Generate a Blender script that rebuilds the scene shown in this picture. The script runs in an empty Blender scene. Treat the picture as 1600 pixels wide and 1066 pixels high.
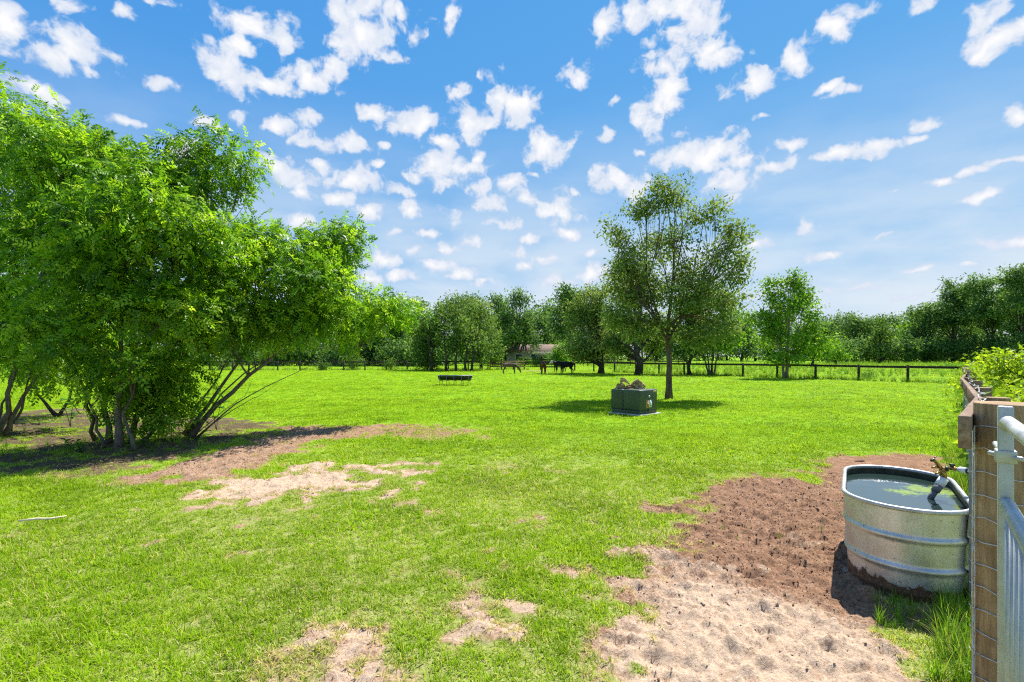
import bpy, bmesh, math, random
import numpy as np
from mathutils import Vector, Matrix

S = bpy.context.scene
R = math.radians
random.seed(7)
RNG = np.random.default_rng(11)

# ------------------------------------------------------------------ camera
CAM_H, FPX, CX, HZ = 1.6, 760.0, 800.0, 557.0
cam_data = bpy.data.cameras.new('camera')
cam = bpy.data.objects.new('camera', cam_data)
S.collection.objects.link(cam)
cam.location = (0, 0, CAM_H)
cam.rotation_euler = (R(90), 0, 0)
cam_data.sensor_width = 36
cam_data.lens = FPX / 1600 * 36
cam_data.shift_y = 0.015
cam_data.clip_start = 0.05
cam_data.clip_end = 6000
S.camera = cam

# ------------------------------------------------------------------ light
SUN_EL, SUN_AZ = R(55), R(42)          # azimuth measured from +Y towards +X
SUN_DIR = Vector((math.sin(SUN_AZ) * math.cos(SUN_EL), math.cos(SUN_AZ) * math.cos(SUN_EL), math.sin(SUN_EL)))
sun_data = bpy.data.lights.new('sun', 'SUN')
sun_data.energy = 5.0
sun_data.angle = R(0.53)
sun_data.color = (1.0, 0.955, 0.88)
sun = bpy.data.objects.new('sun', sun_data)
S.collection.objects.link(sun)
sun.location = SUN_DIR * 60
sun.rotation_euler = SUN_DIR.to_track_quat('Z', 'Y').to_euler()

S.view_settings.view_transform = 'Standard'
S.view_settings.look = 'None'
S.view_settings.exposure = 0.85
S.view_settings.gamma = 1.0
S.view_settings.use_curve_mapping = False
S.render.engine = 'CYCLES'
S.cycles.use_denoising = False
S.cycles.max_bounces = 7
S.cycles.diffuse_bounces = 3
S.cycles.transmission_bounces = 5
S.cycles.transparent_max_bounces = 6
S.cycles.glossy_bounces = 3
S.cycles.caustics_reflective = False
S.cycles.caustics_refractive = False
S.cycles.sample_clamp_indirect = 6
S.cycles.filter_width = 1.2

# ------------------------------------------------------------------ world: sky with fair-weather cumulus
W = bpy.data.worlds.new('World')
S.world = W
W.use_nodes = True
wt = W.node_tree
wt.nodes.clear()
SKY_CURVE = ((.0385, 1.1), (.131, .5), (.361, .15))


def wn(kind, **kw):
    n = wt.nodes.new(kind)
    for k, v in kw.items():
        setattr(n, k, v)
    return n


def wl(a, b):
    wt.links.new(a, b)


sky = wn('ShaderNodeTexSky', sky_type='NISHITA', sun_disc=False)
sky.sun_elevation = SUN_EL
sky.sun_rotation = SUN_AZ
sky.air_density = 1.0
sky.dust_density = 0.0
sky.ozone_density = 3.0
tc = wn('ShaderNodeTexCoord')
DIR = tc.outputs['Generated']
warp = wn('ShaderNodeTexNoise')
warp.inputs['Scale'].default_value = 21
warp.inputs['Detail'].default_value = 3
wl(DIR, warp.inputs['Vector'])
wsub = wn('ShaderNodeVectorMath', operation='MULTIPLY_ADD')
wsub.inputs[1].default_value = (0.045, 0.045, 0.034)
wsub.inputs[2].default_value = (-0.0225, -0.0225, -0.017)
wl(warp.outputs['Color'], wsub.inputs[0])
wadd = wn('ShaderNodeVectorMath', operation='ADD')
wl(DIR, wadd.inputs[0])
wl(wsub.outputs[0], wadd.inputs[1])
WD = wadd.outputs[0]

# individual cumulus: where each stands in the sky (view column, row, half width, half height, thinness)
CLOUDS = [(10, 35, 22, 38, 0), (75, 90, 34, 18, 0), (120, 72, 34, 22, 0), (136, 108, 15, 10, .1), (110, 10, 28, 13, .15), (193, 19, 16, 9, .1),
 (265, 10, 40, 14, .35), (400, 45, 46, 26, .1), (432, 60, 30, 14, .1), (375, 76, 22, 16, 0), (348, 102, 36, 26, 0), (382, 126, 42, 20, 0),
 (430, 135, 48, 13, 0), (485, 126, 36, 16, 0), (515, 104, 26, 22, 0), (540, 70, 32, 32, 0), (562, 40, 46, 36, 0), (580, 8, 50, 26, 0),
 (610, 86, 26, 12, .1), (650, 52, 17, 17, .3), (702, 25, 22, 30, .2), (257, 133, 24, 10, .05), (62, 150, 32, 15, 0), (200, 188, 24, 7, .1),
 (288, 230, 28, 20, 0), (320, 193, 18, 7, .1), (362, 180, 20, 12, .3), (433, 195, 19, 11, .05), (478, 184, 21, 10, 0), (487, 222, 26, 12, 0),
 (552, 227, 26, 11, 0), (602, 228, 14, 8, .25), (440, 272, 46, 20, 0), (412, 240, 26, 20, .35), (475, 306, 24, 9, .1), (555, 278, 42, 19, .05),
 (622, 297, 23, 11, .1), (575, 332, 28, 12, .1), (612, 363, 16, 6, .2), (590, 185, 26, 17, 0), (620, 196, 30, 15, 0), (655, 190, 22, 20, 0),
 (715, 145, 18, 15, .2), (740, 190, 40, 22, 0), (775, 160, 26, 30, 0), (803, 168, 32, 24, 0), (768, 125, 20, 12, .1), (690, 222, 20, 11, 0),
 (680, 262, 34, 26, 0), (722, 265, 30, 18, 0), (746, 250, 13, 9, .1), (745, 295, 19, 12, .05), (795, 285, 22, 11, .05), (770, 318, 27, 12, .05),
 (786, 350, 27, 13, .1), (705, 340, 22, 15, .1), (742, 376, 20, 12, .15), (600, 405, 26, 13, .1), (645, 388, 17, 10, .15), (685, 412, 32, 11, .1),
 (540, 372, 28, 20, .2), (822, 306, 20, 11, 0), (882, 332, 26, 22, 0), (856, 330, 18, 12, .05), (890, 365, 22, 12, .05), (830, 375, 15, 8, .15),
 (905, 120, 25, 16, 0), (855, 232, 33, 22, 0), (941, 210, 16, 11, .1), (945, 38, 25, 16, 0), (986, 26, 26, 18, .2), (1040, 15, 52, 22, 0),
 (1092, 28, 38, 28, 0), (1110, 72, 34, 18, 0), (1118, 92, 36, 12, 0), (1046, 98, 36, 14, 0), (1010, 68, 26, 10, .25), (1024, 165, 28, 27, 0),
 (1048, 130, 25, 15, 0), (1019, 205, 17, 20, 0), (1066, 205, 26, 14, .3), (960, 282, 40, 14, 0), (992, 290, 28, 17, 0), (1075, 246, 44, 18, 0),
 (1125, 240, 44, 20, 0), (1165, 250, 38, 14, 0), (1212, 254, 30, 10, .05), (1142, 285, 38, 17, 0), (1146, 306, 19, 12, .05), (1183, 130, 40, 18, .05),
 (1246, 95, 36, 28, .22), (1300, 56, 25, 28, .22), (1345, 12, 30, 16, .25), (1430, 12, 30, 16, .22), (1328, 142, 27, 7, .1), (1293, 135, 22, 5, .2),
 (1550, 34, 22, 22, 0), (1566, 60, 40, 20, 0), (1540, 82, 22, 8, .1), (1446, 190, 27, 10, .05), (1435, 215, 16, 8, .15), (1370, 225, 38, 12, .1),
 (1310, 240, 46, 9, .15), (1235, 220, 26, 9, .3), (1592, 180, 22, 12, .05), (1566, 258, 34, 6, .1), (1515, 272, 24, 6, .1), (1470, 285, 21, 6, .15),
 (1535, 307, 32, 7, .1), (1262, 350, 15, 11, .05), (1575, 378, 38, 9, .1), (1520, 415, 26, 6, .15), (1186, 386, 21, 9, .15), (926, 426, 34, 14, .05),
 (872, 436, 28, 11, .1), (820, 415, 21, 10, .1), (1330, 450, 60, 9, .3), (1430, 462, 50, 7, .3), (580, 435, 40, 12, .2), (760, 440, 40, 9, .25),
 (500, 258, 20, 9, .05), (530, 310, 24, 10, .1), (470, 345, 22, 9, .1), (520, 400, 24, 10, .1), (640, 330, 22, 10, .05), (660, 365, 20, 8, .1), (625, 430, 26, 9, .1),
 (725, 430, 26, 8, .1), (700, 385, 18, 8, .1), (800, 395, 22, 8, .1), (850, 405, 22, 8, .12), (915, 395, 20, 7, .12), (905, 300, 16, 8, .15), (655, 275, 20, 10, .1),
 (590, 255, 18, 8, .15), (835, 270, 14, 6, .2), (1000, 240, 18, 8, .2), (960, 160, 16, 8, .25), (1195, 180, 20, 8, .25), (1400, 300, 24, 6, .3), (1290, 400, 34, 8, .25),
 (1440, 420, 40, 8, .25), (1380, 370, 30, 7, .3), (1240, 440, 36, 9, .2), (1190, 465, 30, 8, .2)]
def wmath(op, a, b=None, c=None, clamp=False):
    n = wn('ShaderNodeMath', operation=op, use_clamp=clamp)
    for i, x in enumerate((a, b, c)):
        if x is None:
            continue
        if isinstance(x, (int, float)):
            n.inputs[i].default_value = x
        else:
            wl(x, n.inputs[i])
    return n.outputs[0]


def wramp(x, lo, hi, a=0.0, b=1.0):
    n = wn('ShaderNodeMapRange', interpolation_type='SMOOTHSTEP')
    wl(x, n.inputs['Value'])
    for k, val in zip(('From Min', 'From Max', 'To Min', 'To Max'), (lo, hi, a, b)):
        n.inputs[k].default_value = val
    return n.outputs[0]


sep = wn('ShaderNodeSeparateXYZ')
wl(DIR, sep.inputs[0])
# thin high veil, thicker low down
vn = wn('ShaderNodeTexNoise')
vn.inputs['Scale'].default_value = 5
vn.inputs['Detail'].default_value = 5
vmap = wn('ShaderNodeVectorMath', operation='MULTIPLY')
vmap.inputs[1].default_value = (1, 1, 3.2)
wl(DIR, vmap.inputs[0])
wl(vmap.outputs[0], vn.inputs['Vector'])
low = wramp(sep.outputs['Z'], 0.05, 0.50, 1.0, 0.0)
veil = wmath('MULTIPLY', wramp(vn.outputs['Fac'], 0.27, 0.66, 0.35, 1.0), low)
# the photograph's processing flattens the sky: one power curve per channel, the same over the whole sky
ssep = wn('ShaderNodeSeparateColor')
wl(sky.outputs[0], ssep.inputs[0])
scom = wn('ShaderNodeCombineColor')
for ch, (kk, gg) in enumerate(SKY_CURVE):
    wl(wmath('MULTIPLY', wmath('POWER', ssep.outputs[ch], gg), kk), scom.inputs[ch])
m1 = wn('ShaderNodeMix', data_type='RGBA')
wl(veil, m1.inputs[0])
wl(scom.outputs[0], m1.inputs[6])
m1.inputs[7].default_value = (0.41, 0.465, 0.52, 1)
CLEAR = m1.outputs[2]
det = wn('ShaderNodeTexNoise')
det.inputs['Scale'].default_value = 27
det.inputs['Detail'].default_value = 7
det.inputs['Roughness'].default_value = 0.56
wl(WD, det.inputs['Vector'])
FB = wmath('MULTIPLY_ADD', det.outputs['Fac'], 2.9, -1.45)


def sky_shader(field):
    """clear sky with the clouds of one field over it: brighter cores, faint blue-grey thin parts"""
    dens = wmath('ADD', wmath('MINIMUM', field, 0.9), FB)
    ccol = wn('ShaderNodeMix', data_type='RGBA')
    ccol.inputs[6].default_value = (0.385, 0.43, 0.51, 1)
    ccol.inputs[7].default_value = (0.57, 0.565, 0.565, 1)
    wl(wmath('MULTIPLY', wramp(dens, 0.25, 1.2), wramp(warp.outputs['Fac'], 0.33, 0.58, 0.45, 1.0)), ccol.inputs[0])
    m2 = wn('ShaderNodeMix', data_type='RGBA')
    wl(wramp(dens, 0.04, 0.56), m2.inputs[0])
    wl(CLEAR, m2.inputs[6])
    wl(ccol.outputs[2], m2.inputs[7])
    bg = wn('ShaderNodeBackground')
    wl(m2.outputs[2], bg.inputs['Color'])
    return bg.outputs[0]


def cloud_tile(u0, u1):
    """the clouds of one slice of sky between two bearings"""
    prev = None
    for (px, py, rx, ry, thin) in CLOUDS:
        u, v = (px - CX) / FPX, (HZ - py) / FPX
        L = math.sqrt(1 + u * u + v * v)
        c = Vector((u, 1, v)) / L
        k = 1.0 - 0.55 * thin
        rh, rv = rx * 1.36 * k / FPX / L, ry * 1.42 * k / FPX / L
        if u + 2.0 * rx / FPX + 0.06 < u0 or u - 2.0 * rx / FPX - 0.06 > u1:
            continue
        sc_ = (1 / rh, 1 / rh, 1 / rv)
        ma = wn('ShaderNodeVectorMath', operation='MULTIPLY_ADD')
        ma.inputs[1].default_value = sc_
        ma.inputs[2].default_value = tuple(-c[i] * sc_[i] for i in range(3))
        wl(WD, ma.inputs[0])
        ln = wn('ShaderNodeVectorMath', operation='LENGTH')
        wl(ma.outputs[0], ln.inputs[0])
        x = ln.outputs['Value']
        if thin:
            x = wmath('ADD', x, thin)
        prev = x if prev is None else wmath('MINIMUM', prev, x)
    return sky_shader(wmath('SUBTRACT', 1.0, prev))


U = wmath('DIVIDE', sep.outputs['X'], wmath('MAXIMUM', sep.outputs['Y'], 0.05))


def mixsh(fac, a, b):
    n = wn('ShaderNodeMixShader')
    wl(fac, n.inputs[0]); wl(a, n.inputs[1]); wl(b, n.inputs[2])
    return n.outputs[0]


EDGES = [-2.0, -.72, -.55, -.40, -.26, -.13, 0.0, .13, .26, .40, .56, .76, 2.0]


def sky_tree(i, j):
    if j - i == 1:
        return cloud_tile(EDGES[i], EDGES[j])
    k = (i + j) // 2
    return mixsh(wmath('GREATER_THAN', U, EDGES[k]), sky_tree(i, k), sky_tree(k, j))


# the same kind of clouds carry on over the rest of the sky
gen = wn('ShaderNodeTexNoise')
gen.inputs['Scale'].default_value = 7
gen.inputs['Detail'].default_value = 2
wl(WD, gen.inputs['Vector'])
rest = sky_shader(wmath('MULTIPLY_ADD', gen.outputs['Fac'], 7.0, -3.95))
dot = wn('ShaderNodeVectorMath', operation='DOT_PRODUCT')
dot.inputs[1].default_value = (0, .958, .287)
wl(DIR, dot.inputs[0])
wo = wn('ShaderNodeOutputWorld')
wl(mixsh(wmath('GREATER_THAN', dot.outputs['Value'], 0.66), rest, sky_tree(0, len(EDGES) - 1)), wo.inputs['Surface'])
W.cycles.sampling_method = 'MANUAL'
W.cycles.sample_map_resolution = 512


# ------------------------------------------------------------------ helpers
def P(px, py, d):
    """point seen at photo pixel (px, py) at depth d"""
    return Vector(((px - CX) / FPX * d, d, CAM_H - (py - HZ) / FPX * d))


def G(px, py):
    """ground point seen at photo pixel (px, py)"""
    d = FPX * CAM_H / (py - HZ)
    return Vector(((px - CX) / FPX * d, d, 0))


_lat = {}


def vnoise(x, y, seed=0):
    x = np.asarray(x, float); y = np.asarray(y, float)
    if seed not in _lat:
        _lat[seed] = np.random.default_rng(1000 + seed).random((256, 256))
    g = _lat[seed]
    xi, yi = np.floor(x).astype(int), np.floor(y).astype(int)
    fx, fy = x - xi, y - yi
    fx = fx * fx * (3 - 2 * fx); fy = fy * fy * (3 - 2 * fy)
    a = g[xi % 256, yi % 256]; b = g[(xi + 1) % 256, yi % 256]
    c = g[xi % 256, (yi + 1) % 256]; d = g[(xi + 1) % 256, (yi + 1) % 256]
    return (a * (1 - fx) + b * fx) * (1 - fy) + (c * (1 - fx) + d * fx) * fy - 0.5


def fbm(x, y, scale, octv=4, seed=0, rough=0.55):
    t = 0; amp = 1; s = 1.0 / scale
    for o in range(octv):
        t = t + amp * vnoise(x * s + 17.3 * o, y * s - 9.1 * o, seed + o)
        amp *= rough; s *= 2.03
    return t


def in_poly(x, y, poly):
    """signed distance (positive inside) of many points to a polygon"""
    x = np.asarray(x, float); y = np.asarray(y, float)
    inside = np.zeros(x.shape, bool)
    best = np.full(x.shape, 1e9)
    n = len(poly)
    for i in range(n):
        x0, y0 = poly[i]; x1, y1 = poly[(i + 1) % n]
        cond = ((y0 > y) != (y1 > y))
        with np.errstate(divide='ignore', invalid='ignore'):
            xx = (x1 - x0) * (y - y0) / ((y1 - y0) if y1 != y0 else 1e-9) + x0
        inside ^= cond & (x < xx)
        dx, dy = x1 - x0, y1 - y0
        t = np.clip(((x - x0) * dx + (y - y0) * dy) / (dx * dx + dy * dy + 1e-12), 0, 1)
        best = np.minimum(best, np.hypot(x - x0 - t * dx, y - y0 - t * dy))
    return np.where(inside, best, -best)


def gp(pts):
    return [tuple(G(*p)[:2]) for p in pts]


def sstep(x, a, b):
    t = np.clip((x - a) / (b - a), 0, 1)
    return t * t * (3 - 2 * t)


def link(o, parent=None):
    S.collection.objects.link(o)
    if parent is not None:
        o.parent = parent
    return o


def tag(o, label=None, cat=None, group=None, kind=None):
    if label: o['label'] = label
    if cat: o['category'] = cat
    if group: o['group'] = group
    if kind: o['kind'] = kind
    return o


def empty(name, loc, label, cat, group=None, rz=0.0):
    o = bpy.data.objects.new(name, None)
    o.location = loc
    o.rotation_euler = (0, 0, rz)
    o.empty_display_size = 0.2
    link(o)
    return tag(o, label, cat, group)


def np_mesh(name, V, F, mat, smooth=False, attrs=None):
    """V (n,3) array, F (m,k) int array (all k-gons) or list of such arrays"""
    me = bpy.data.meshes.new(name)
    V = np.asarray(V, np.float32)
    Fs = F if isinstance(F, list) else [F]
    Fs = [np.asarray(f, np.int32) for f in Fs if len(f)]
    nl = sum(f.size for f in Fs); nf = sum(len(f) for f in Fs)
    me.vertices.add(len(V)); me.vertices.foreach_set('co', V.ravel())
    me.loops.add(nl); me.loops.foreach_set('vertex_index', np.concatenate([f.ravel() for f in Fs]))
    me.polygons.add(nf)
    tot = np.concatenate([np.full(len(f), f.shape[1], np.int32) for f in Fs])
    start = np.concatenate([[0], np.cumsum(tot)[:-1]]).astype(np.int32)
    me.polygons.foreach_set('loop_start', start)
    me.polygons.foreach_set('loop_total', tot)
    if smooth:
        me.polygons.foreach_set('use_smooth', np.ones(nf, bool))
    for k, a in (attrs or {}).items():
        at = me.attributes.new(k, 'FLOAT', 'POINT')
        at.data.foreach_set('value', np.asarray(a, np.float32))
    if mat: me.materials.append(mat)
    me.update(calc_edges=True)
    return me


class MB:
    """collects boxes and tubes into ONE mesh"""
    def __init__(self):
        self.v = []; self.q = []; self.t = []; self.n = 0

    def add(self, V, Q=(), T=()):
        V = np.asarray(V, float)
        self.v.append(V)
        if len(Q): self.q.append(np.asarray(Q, int) + self.n)
        if len(T): self.t.append(np.asarray(T, int) + self.n)
        self.n += len(V)
        return self

    def tube(self, pts, radii, sides=8, caps=True):
        pts = np.asarray([tuple(p) for p in pts], float)
        n = len(pts)
        radii = np.full(n, radii, float) if np.isscalar(radii) else np.asarray(radii, float)
        tan = np.gradient(pts, axis=0)
        tan /= np.linalg.norm(tan, axis=1)[:, None] + 1e-12
        up = np.array([0, 0, 1.0]) if abs(tan[0][2]) < 0.9 else np.array([1.0, 0, 0])
        rings = []
        a = np.linspace(0, 2 * math.pi, sides, endpoint=False)
        nrm = up - tan[0] * up.dot(tan[0]); nrm /= np.linalg.norm(nrm)
        for i in range(n):
            nrm = nrm - tan[i] * nrm.dot(tan[i]); nrm /= np.linalg.norm(nrm) + 1e-12
            b = np.cross(tan[i], nrm)
            rings.append(pts[i] + radii[i] * (np.cos(a)[:, None] * nrm + np.sin(a)[:, None] * b))
        V = np.concatenate(rings)
        i = np.arange(n - 1)[:, None] * sides; j = np.arange(sides)[None, :]; k = (j + 1) % sides
        Q = np.stack([i + j, i + k, i + sides + k, i + sides + j], -1).reshape(-1, 4)
        T = []
        if caps:
            V = np.concatenate([V, pts[:1], pts[-1:]])
            c0, c1 = n * sides, n * sides + 1
            for s in range(sides):
                T.append((c0, (s + 1) % sides, s))
                T.append((c1, (n - 1) * sides + s, (n - 1) * sides + (s + 1) % sides))
        return self.add(V, Q, T)

    def box(self, c, size, rot=None, jitter=0.0):
        sx, sy, sz = [s / 2 for s in size]
        V = np.array([(x, y, z) for x in (-sx, sx) for y in (-sy, sy) for z in (-sz, sz)], float)
        if jitter: V += RNG.normal(0, jitter, V.shape)
        if rot is not None:
            V = V @ np.array(rot.to_3x3()).T
        V += np.array(tuple(c))
        Q = [(0, 1, 3, 2), (4, 6, 7, 5), (0, 4, 5, 1), (2, 3, 7, 6), (0, 2, 6, 4), (1, 5, 7, 3)]
        return self.add(V, Q)

    def beam(self, a, b, w, h, up=(0, 0, 1)):
        """rectangular bar from a to b, w sideways, h along up"""
        a = Vector(a); b = Vector(b); d = (b - a)
        t = d.normalized(); up = Vector(up)
        s = t.cross(up).normalized(); u = s.cross(t).normalized()
        M = Matrix((s, t, u)).transposed()
        return self.box((a + b) / 2, (w, d.length, h), M)

    def mesh(self, name, mat, smooth=False, attrs=None):
        V = np.concatenate(self.v)
        fs = []
        if self.q: fs.append(np.concatenate(self.q))
        if self.t: fs.append(np.concatenate(self.t))
        return np_mesh(name, V, fs, mat, smooth, attrs)

    def build(self, name, mat, parent=None, smooth=False, bevel=0.0, loc=None, seg=2):
        o = bpy.data.objects.new(name, self.mesh(name, mat, smooth))
        link(o, parent)
        if loc is not None: o.location = loc
        if bevel:
            m = o.modifiers.new('bevel', 'BEVEL'); m.width = bevel; m.segments = seg
            m.limit_method = 'ANGLE'
        if smooth and not bevel:
            pass
        return o


# ------------------------------------------------------------------ materials
def mat(name):
    m = bpy.data.materials.new(name)
    m.use_nodes = True
    nt = m.node_tree
    nt.nodes.clear()
    return m, nt


class NT:
    def __init__(self, nt):
        self.nt = nt

    def n(self, kind, ins=None, **kw):
        nd = self.nt.nodes.new(kind)
        for k, v in kw.items():
            setattr(nd, k, v)
        for k, v in (ins or {}).items():
            if hasattr(v, 'links') or isinstance(v, bpy.types.NodeSocket):
                self.nt.links.new(v, nd.inputs[k])
            else:
                nd.inputs[k].default_value = v
        return nd

    def noise(self, vec, scale, detail=4, rough=0.55, dist=0.0):
        n = self.n('ShaderNodeTexNoise', {'Scale': scale, 'Detail': detail, 'Roughness': rough, 'Distortion': dist})
        if vec is not None: self.nt.links.new(vec, n.inputs['Vector'])
        return n.outputs['Fac']

    def ramp(self, fac, stops):
        n = self.n('ShaderNodeValToRGB', {'Fac': fac})
        e = n.color_ramp.elements
        while len(e) < len(stops): e.new(0.5)
        for i, (p, c) in enumerate(stops):
            e[i].position = p
            e[i].color = (*c, 1)
        return n.outputs['Color']

    def mix(self, f, a, b, blend='MIX'):
        n = self.n('ShaderNodeMix', data_type='RGBA', blend_type=blend)
        for i, x in ((0, f), (6, a), (7, b)):
            if isinstance(x, bpy.types.NodeSocket): self.nt.links.new(x, n.inputs[i])
            elif i == 0: n.inputs[0].default_value = x
            else: n.inputs[i].default_value = (*x, 1)
        return n.outputs[2]

    def math(self, op, a, b=None, c=None, clamp=False):
        n = self.n('ShaderNodeMath', operation=op, use_clamp=clamp)
        for i, x in enumerate((a, b, c)):
            if x is None: continue
            if isinstance(x, bpy.types.NodeSocket): self.nt.links.new(x, n.inputs[i])
            else: n.inputs[i].default_value = x
        return n.outputs[0]

    def mr(self, x, lo, hi, a=0.0, b=1.0):
        n = self.n('ShaderNodeMapRange', {'Value': x, 'From Min': lo, 'From Max': hi, 'To Min': a, 'To Max': b})
        return n.outputs[0]

    def bump(self, h, strength=0.3, dist=0.01):
        return self.n('ShaderNodeBump', {'Height': h, 'Strength': strength, 'Distance': dist}).outputs[0]

    def out(self, sh):
        self.nt.links.new(sh, self.n('ShaderNodeOutputMaterial').inputs['Surface'])

    def pbsdf(self, base, rough=0.6, metal=0.0, spec=0.5, normal=None):
        n = self.n('ShaderNodeBsdfPrincipled')
        for k, x in (('Base Color', base), ('Roughness', rough), ('Metallic', metal), ('Specular IOR Level', spec)):
            if isinstance(x, bpy.types.NodeSocket): self.nt.links.new(x, n.inputs[k])
            elif k == 'Base Color': n.inputs[k].default_value = (*x, 1)
            else: n.inputs[k].default_value = x
        if normal is not None: self.nt.links.new(normal, n.inputs['Normal'])
        return n.outputs[0]


def leaf_mat(name, stops, trans=0.42, rough=0.5, spec=0.35, tgain=1.25):
    m, nt = mat(name); N = NT(nt)
    at = N.n('ShaderNodeAttribute', attribute_name='tint')
    col = N.ramp(at.outputs['Fac'], stops)
    tcol = N.mix(1.0, col, (tgain * 1.05, tgain, tgain * 0.55), 'MULTIPLY')
    p = N.pbsdf(col, rough, 0, spec)
    t = N.n('ShaderNodeBsdfTranslucent', {'Color': tcol}).outputs[0]
    N.out(N.n('ShaderNodeMixShader', {0: trans, 1: p, 2: t}).outputs[0])
    return m


def bark_mat(name, c0, c1, scale=9.0):
    m, nt = mat(name); N = NT(nt)
    g = N.n('ShaderNodeTexCoord').outputs['Object']
    mp = N.n('ShaderNodeMapping', {'Vector': g, 'Scale': (1, 1, 0.25)}).outputs[0]
    f = N.noise(mp, scale * 2.2, 6, 0.65, 0.6)
    f2 = N.noise(g, scale * 0.25, 3)
    col = N.ramp(f, [(0.3, c0), (0.7, c1)])
    col = N.mix(N.mr(f2, 0.5, 0.7, 0, 0.5), col, (0.16, 0.17, 0.11))
    N.out(N.pbsdf(col, 0.9, 0, 0.15, N.bump(f, 0.8, 0.03)))
    return m


def wood_mat(name, c0, c1, scale=6.0, axis=(1, 1, 0.12)):
    m, nt = mat(name); N = NT(nt)
    g = N.n('ShaderNodeTexCoord').outputs['Object']
    mp = N.n('ShaderNodeMapping', {'Vector': g, 'Scale': axis}).outputs[0]
    f = N.noise(mp, scale * 6, 7, 0.65, 1.2)
    f2 = N.noise(g, scale * 0.6, 3)
    col = N.ramp(f, [(0.25, c0), (0.75, c1)])
    col = N.mix(N.mr(f2, 0.4, 0.75, 0, 0.55), col, tuple(x * 0.45 for x in c0))
    N.out(N.pbsdf(col, 0.85, 0, 0.2, N.bump(f, 0.5, 0.006)))
    return m


def plain_mat(name, c, rough=0.6, metal=0.0, spec=0.4, var=0.25, scale=12.0):
    m, nt = mat(name); N = NT(nt)
    g = N.n('ShaderNodeTexCoord').outputs['Object']
    f = N.noise(g, scale, 5, 0.6)
    col = N.mix(N.mr(f, 0.35, 0.7), tuple(x * (1 - var) for x in c), tuple(min(1, x * (1 + var)) for x in c))
    N.out(N.pbsdf(col, rough, metal, spec, N.bump(f, 0.1, 0.004)))
    return m


M = {}
M['leaf_shrub'] = leaf_mat('leaf_shrub', [(0.0, (.035, .105, .010)), (0.4, (.135, .30, .014)), (0.75, (.29, .48, .02)), (1.0, (.42, .56, .05))], 0.50, 0.42, 0.3, 1.5)
M['leaf_oak'] = leaf_mat('leaf_oak', [(0.0, (.075, .13, .03)), (0.5, (.17, .25, .06)), (1.0, (.31, .39, .12))], 0.48, 0.62, 0.18, 1.3)
M['leaf_dark'] = leaf_mat('leaf_dark', [(0.0, (.045, .10, .02)), (0.5, (.11, .21, .036)), (1.0, (.23, .34, .065))], 0.44, 0.65, 0.15, 1.3)
M['leaf_far'] = leaf_mat('leaf_far', [(0.0, (.045, .10, .034)), (0.5, (.11, .215, .056)), (1.0, (.22, .35, .09))], 0.44, 0.7, 0.1, 1.35)
M['leaf_olive'] = leaf_mat('leaf_olive', [(0.0, (.08, .14, .032)), (0.5, (.19, .275, .065)), (1.0, (.34, .42, .13))], 0.46, 0.65, 0.15, 1.3)
M['leaf_bright'] = leaf_mat('leaf_bright', [(0.0, (.06, .15, .014)), (0.5, (.15, .31, .022)), (1.0, (.30, .47, .04))], 0.45, 0.6, 0.18, 1.35)
M['leaf_lime'] = leaf_mat('leaf_lime', [(0.0, (.10, .19, .012)), (0.5, (.27, .41, .018)), (1.0, (.50, .58, .05))], 0.48, 0.55, 0.2, 1.4)
M['leaf_weed'] = leaf_mat('leaf_weed', [(0.0, (.04, .14, .02)), (1.0, (.12, .31, .03))], 0.4, 0.45, 0.3)
M['bark_grey'] = bark_mat('bark_grey', (.07, .055, .042), (.22, .185, .15))
M['bark_brown'] = bark_mat('bark_brown', (.055, .036, .028), (.19, .125, .095))
M['bark_dark'] = bark_mat('bark_dark', (.022, .017, .013), (.075, .058, .045))
M['bark_pale'] = bark_mat('bark_pale', (.12, .09, .07), (.36, .29, .23))
M['post_wood'] = wood_mat('post_wood', (.20, .115, .058), (.56, .39, .22), 5)
M['rail_wood'] = wood_mat('rail_wood', (.13, .075, .048), (.42, .30, .21), 5, (1, 0.3, 1))
M['fence_dark'] = wood_mat('fence_dark', (.018, .013, .010), (.07, .05, .038), 4)
M['grey_wood'] = wood_mat('grey_wood', (.17, .175, .185), (.34, .35, .37), 5)
M['straw'] = plain_mat('straw', (.74, .62, .40), .8, 0, .2, .2, 20)
M['wire'] = plain_mat('wire', (.55, .56, .57), 0.5, 0.3, 0.4, 0.2, 40)

# ground colours are read from three stored masks: bare (no grass), sand (pale soil), litter (leaf mould)
m, nt = mat('ground'); N = NT(nt)
pos = N.n('ShaderNodeNewGeometry').outputs['Position']
bare = N.n('ShaderNodeAttribute', attribute_name='bare').outputs['Fac']
sand = N.n('ShaderNodeAttribute', attribute_name='sand').outputs['Fac']
lit = N.n('ShaderNodeAttribute', attribute_name='litter').outputs['Fac']
fine = N.noise(pos, 55, 6, 0.7)
mid = N.noise(pos, 7, 5, 0.6)
big = N.noise(pos, 0.22, 4, 0.6)
tiny = N.noise(pos, 260, 3, 0.6)
soil = N.ramp(fine, [(0.30, (.095, .048, .026)), (0.46, (.26, .145, .085)), (0.66, (.47, .30, .195))])
soil = N.mix(N.mr(mid, 0.38, 0.62), soil, N.mix(fine, (.12, .058, .03), (.33, .19, .115)))
sandc = N.ramp(fine, [(0.30, (.24, .145, .088)), (0.44, (.48, .345, .235)), (0.72, (.64, .495, .365))])
sandc = N.mix(N.mr(mid, 0.55, 0.72, 0, .6), sandc, (.33, .205, .125))
sf = N.math('ADD', sand, N.math('ADD', N.math('MULTIPLY_ADD', mid, 1.5, -0.80), N.math('MULTIPLY_ADD', fine, .9, -.45)), None, True)
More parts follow.
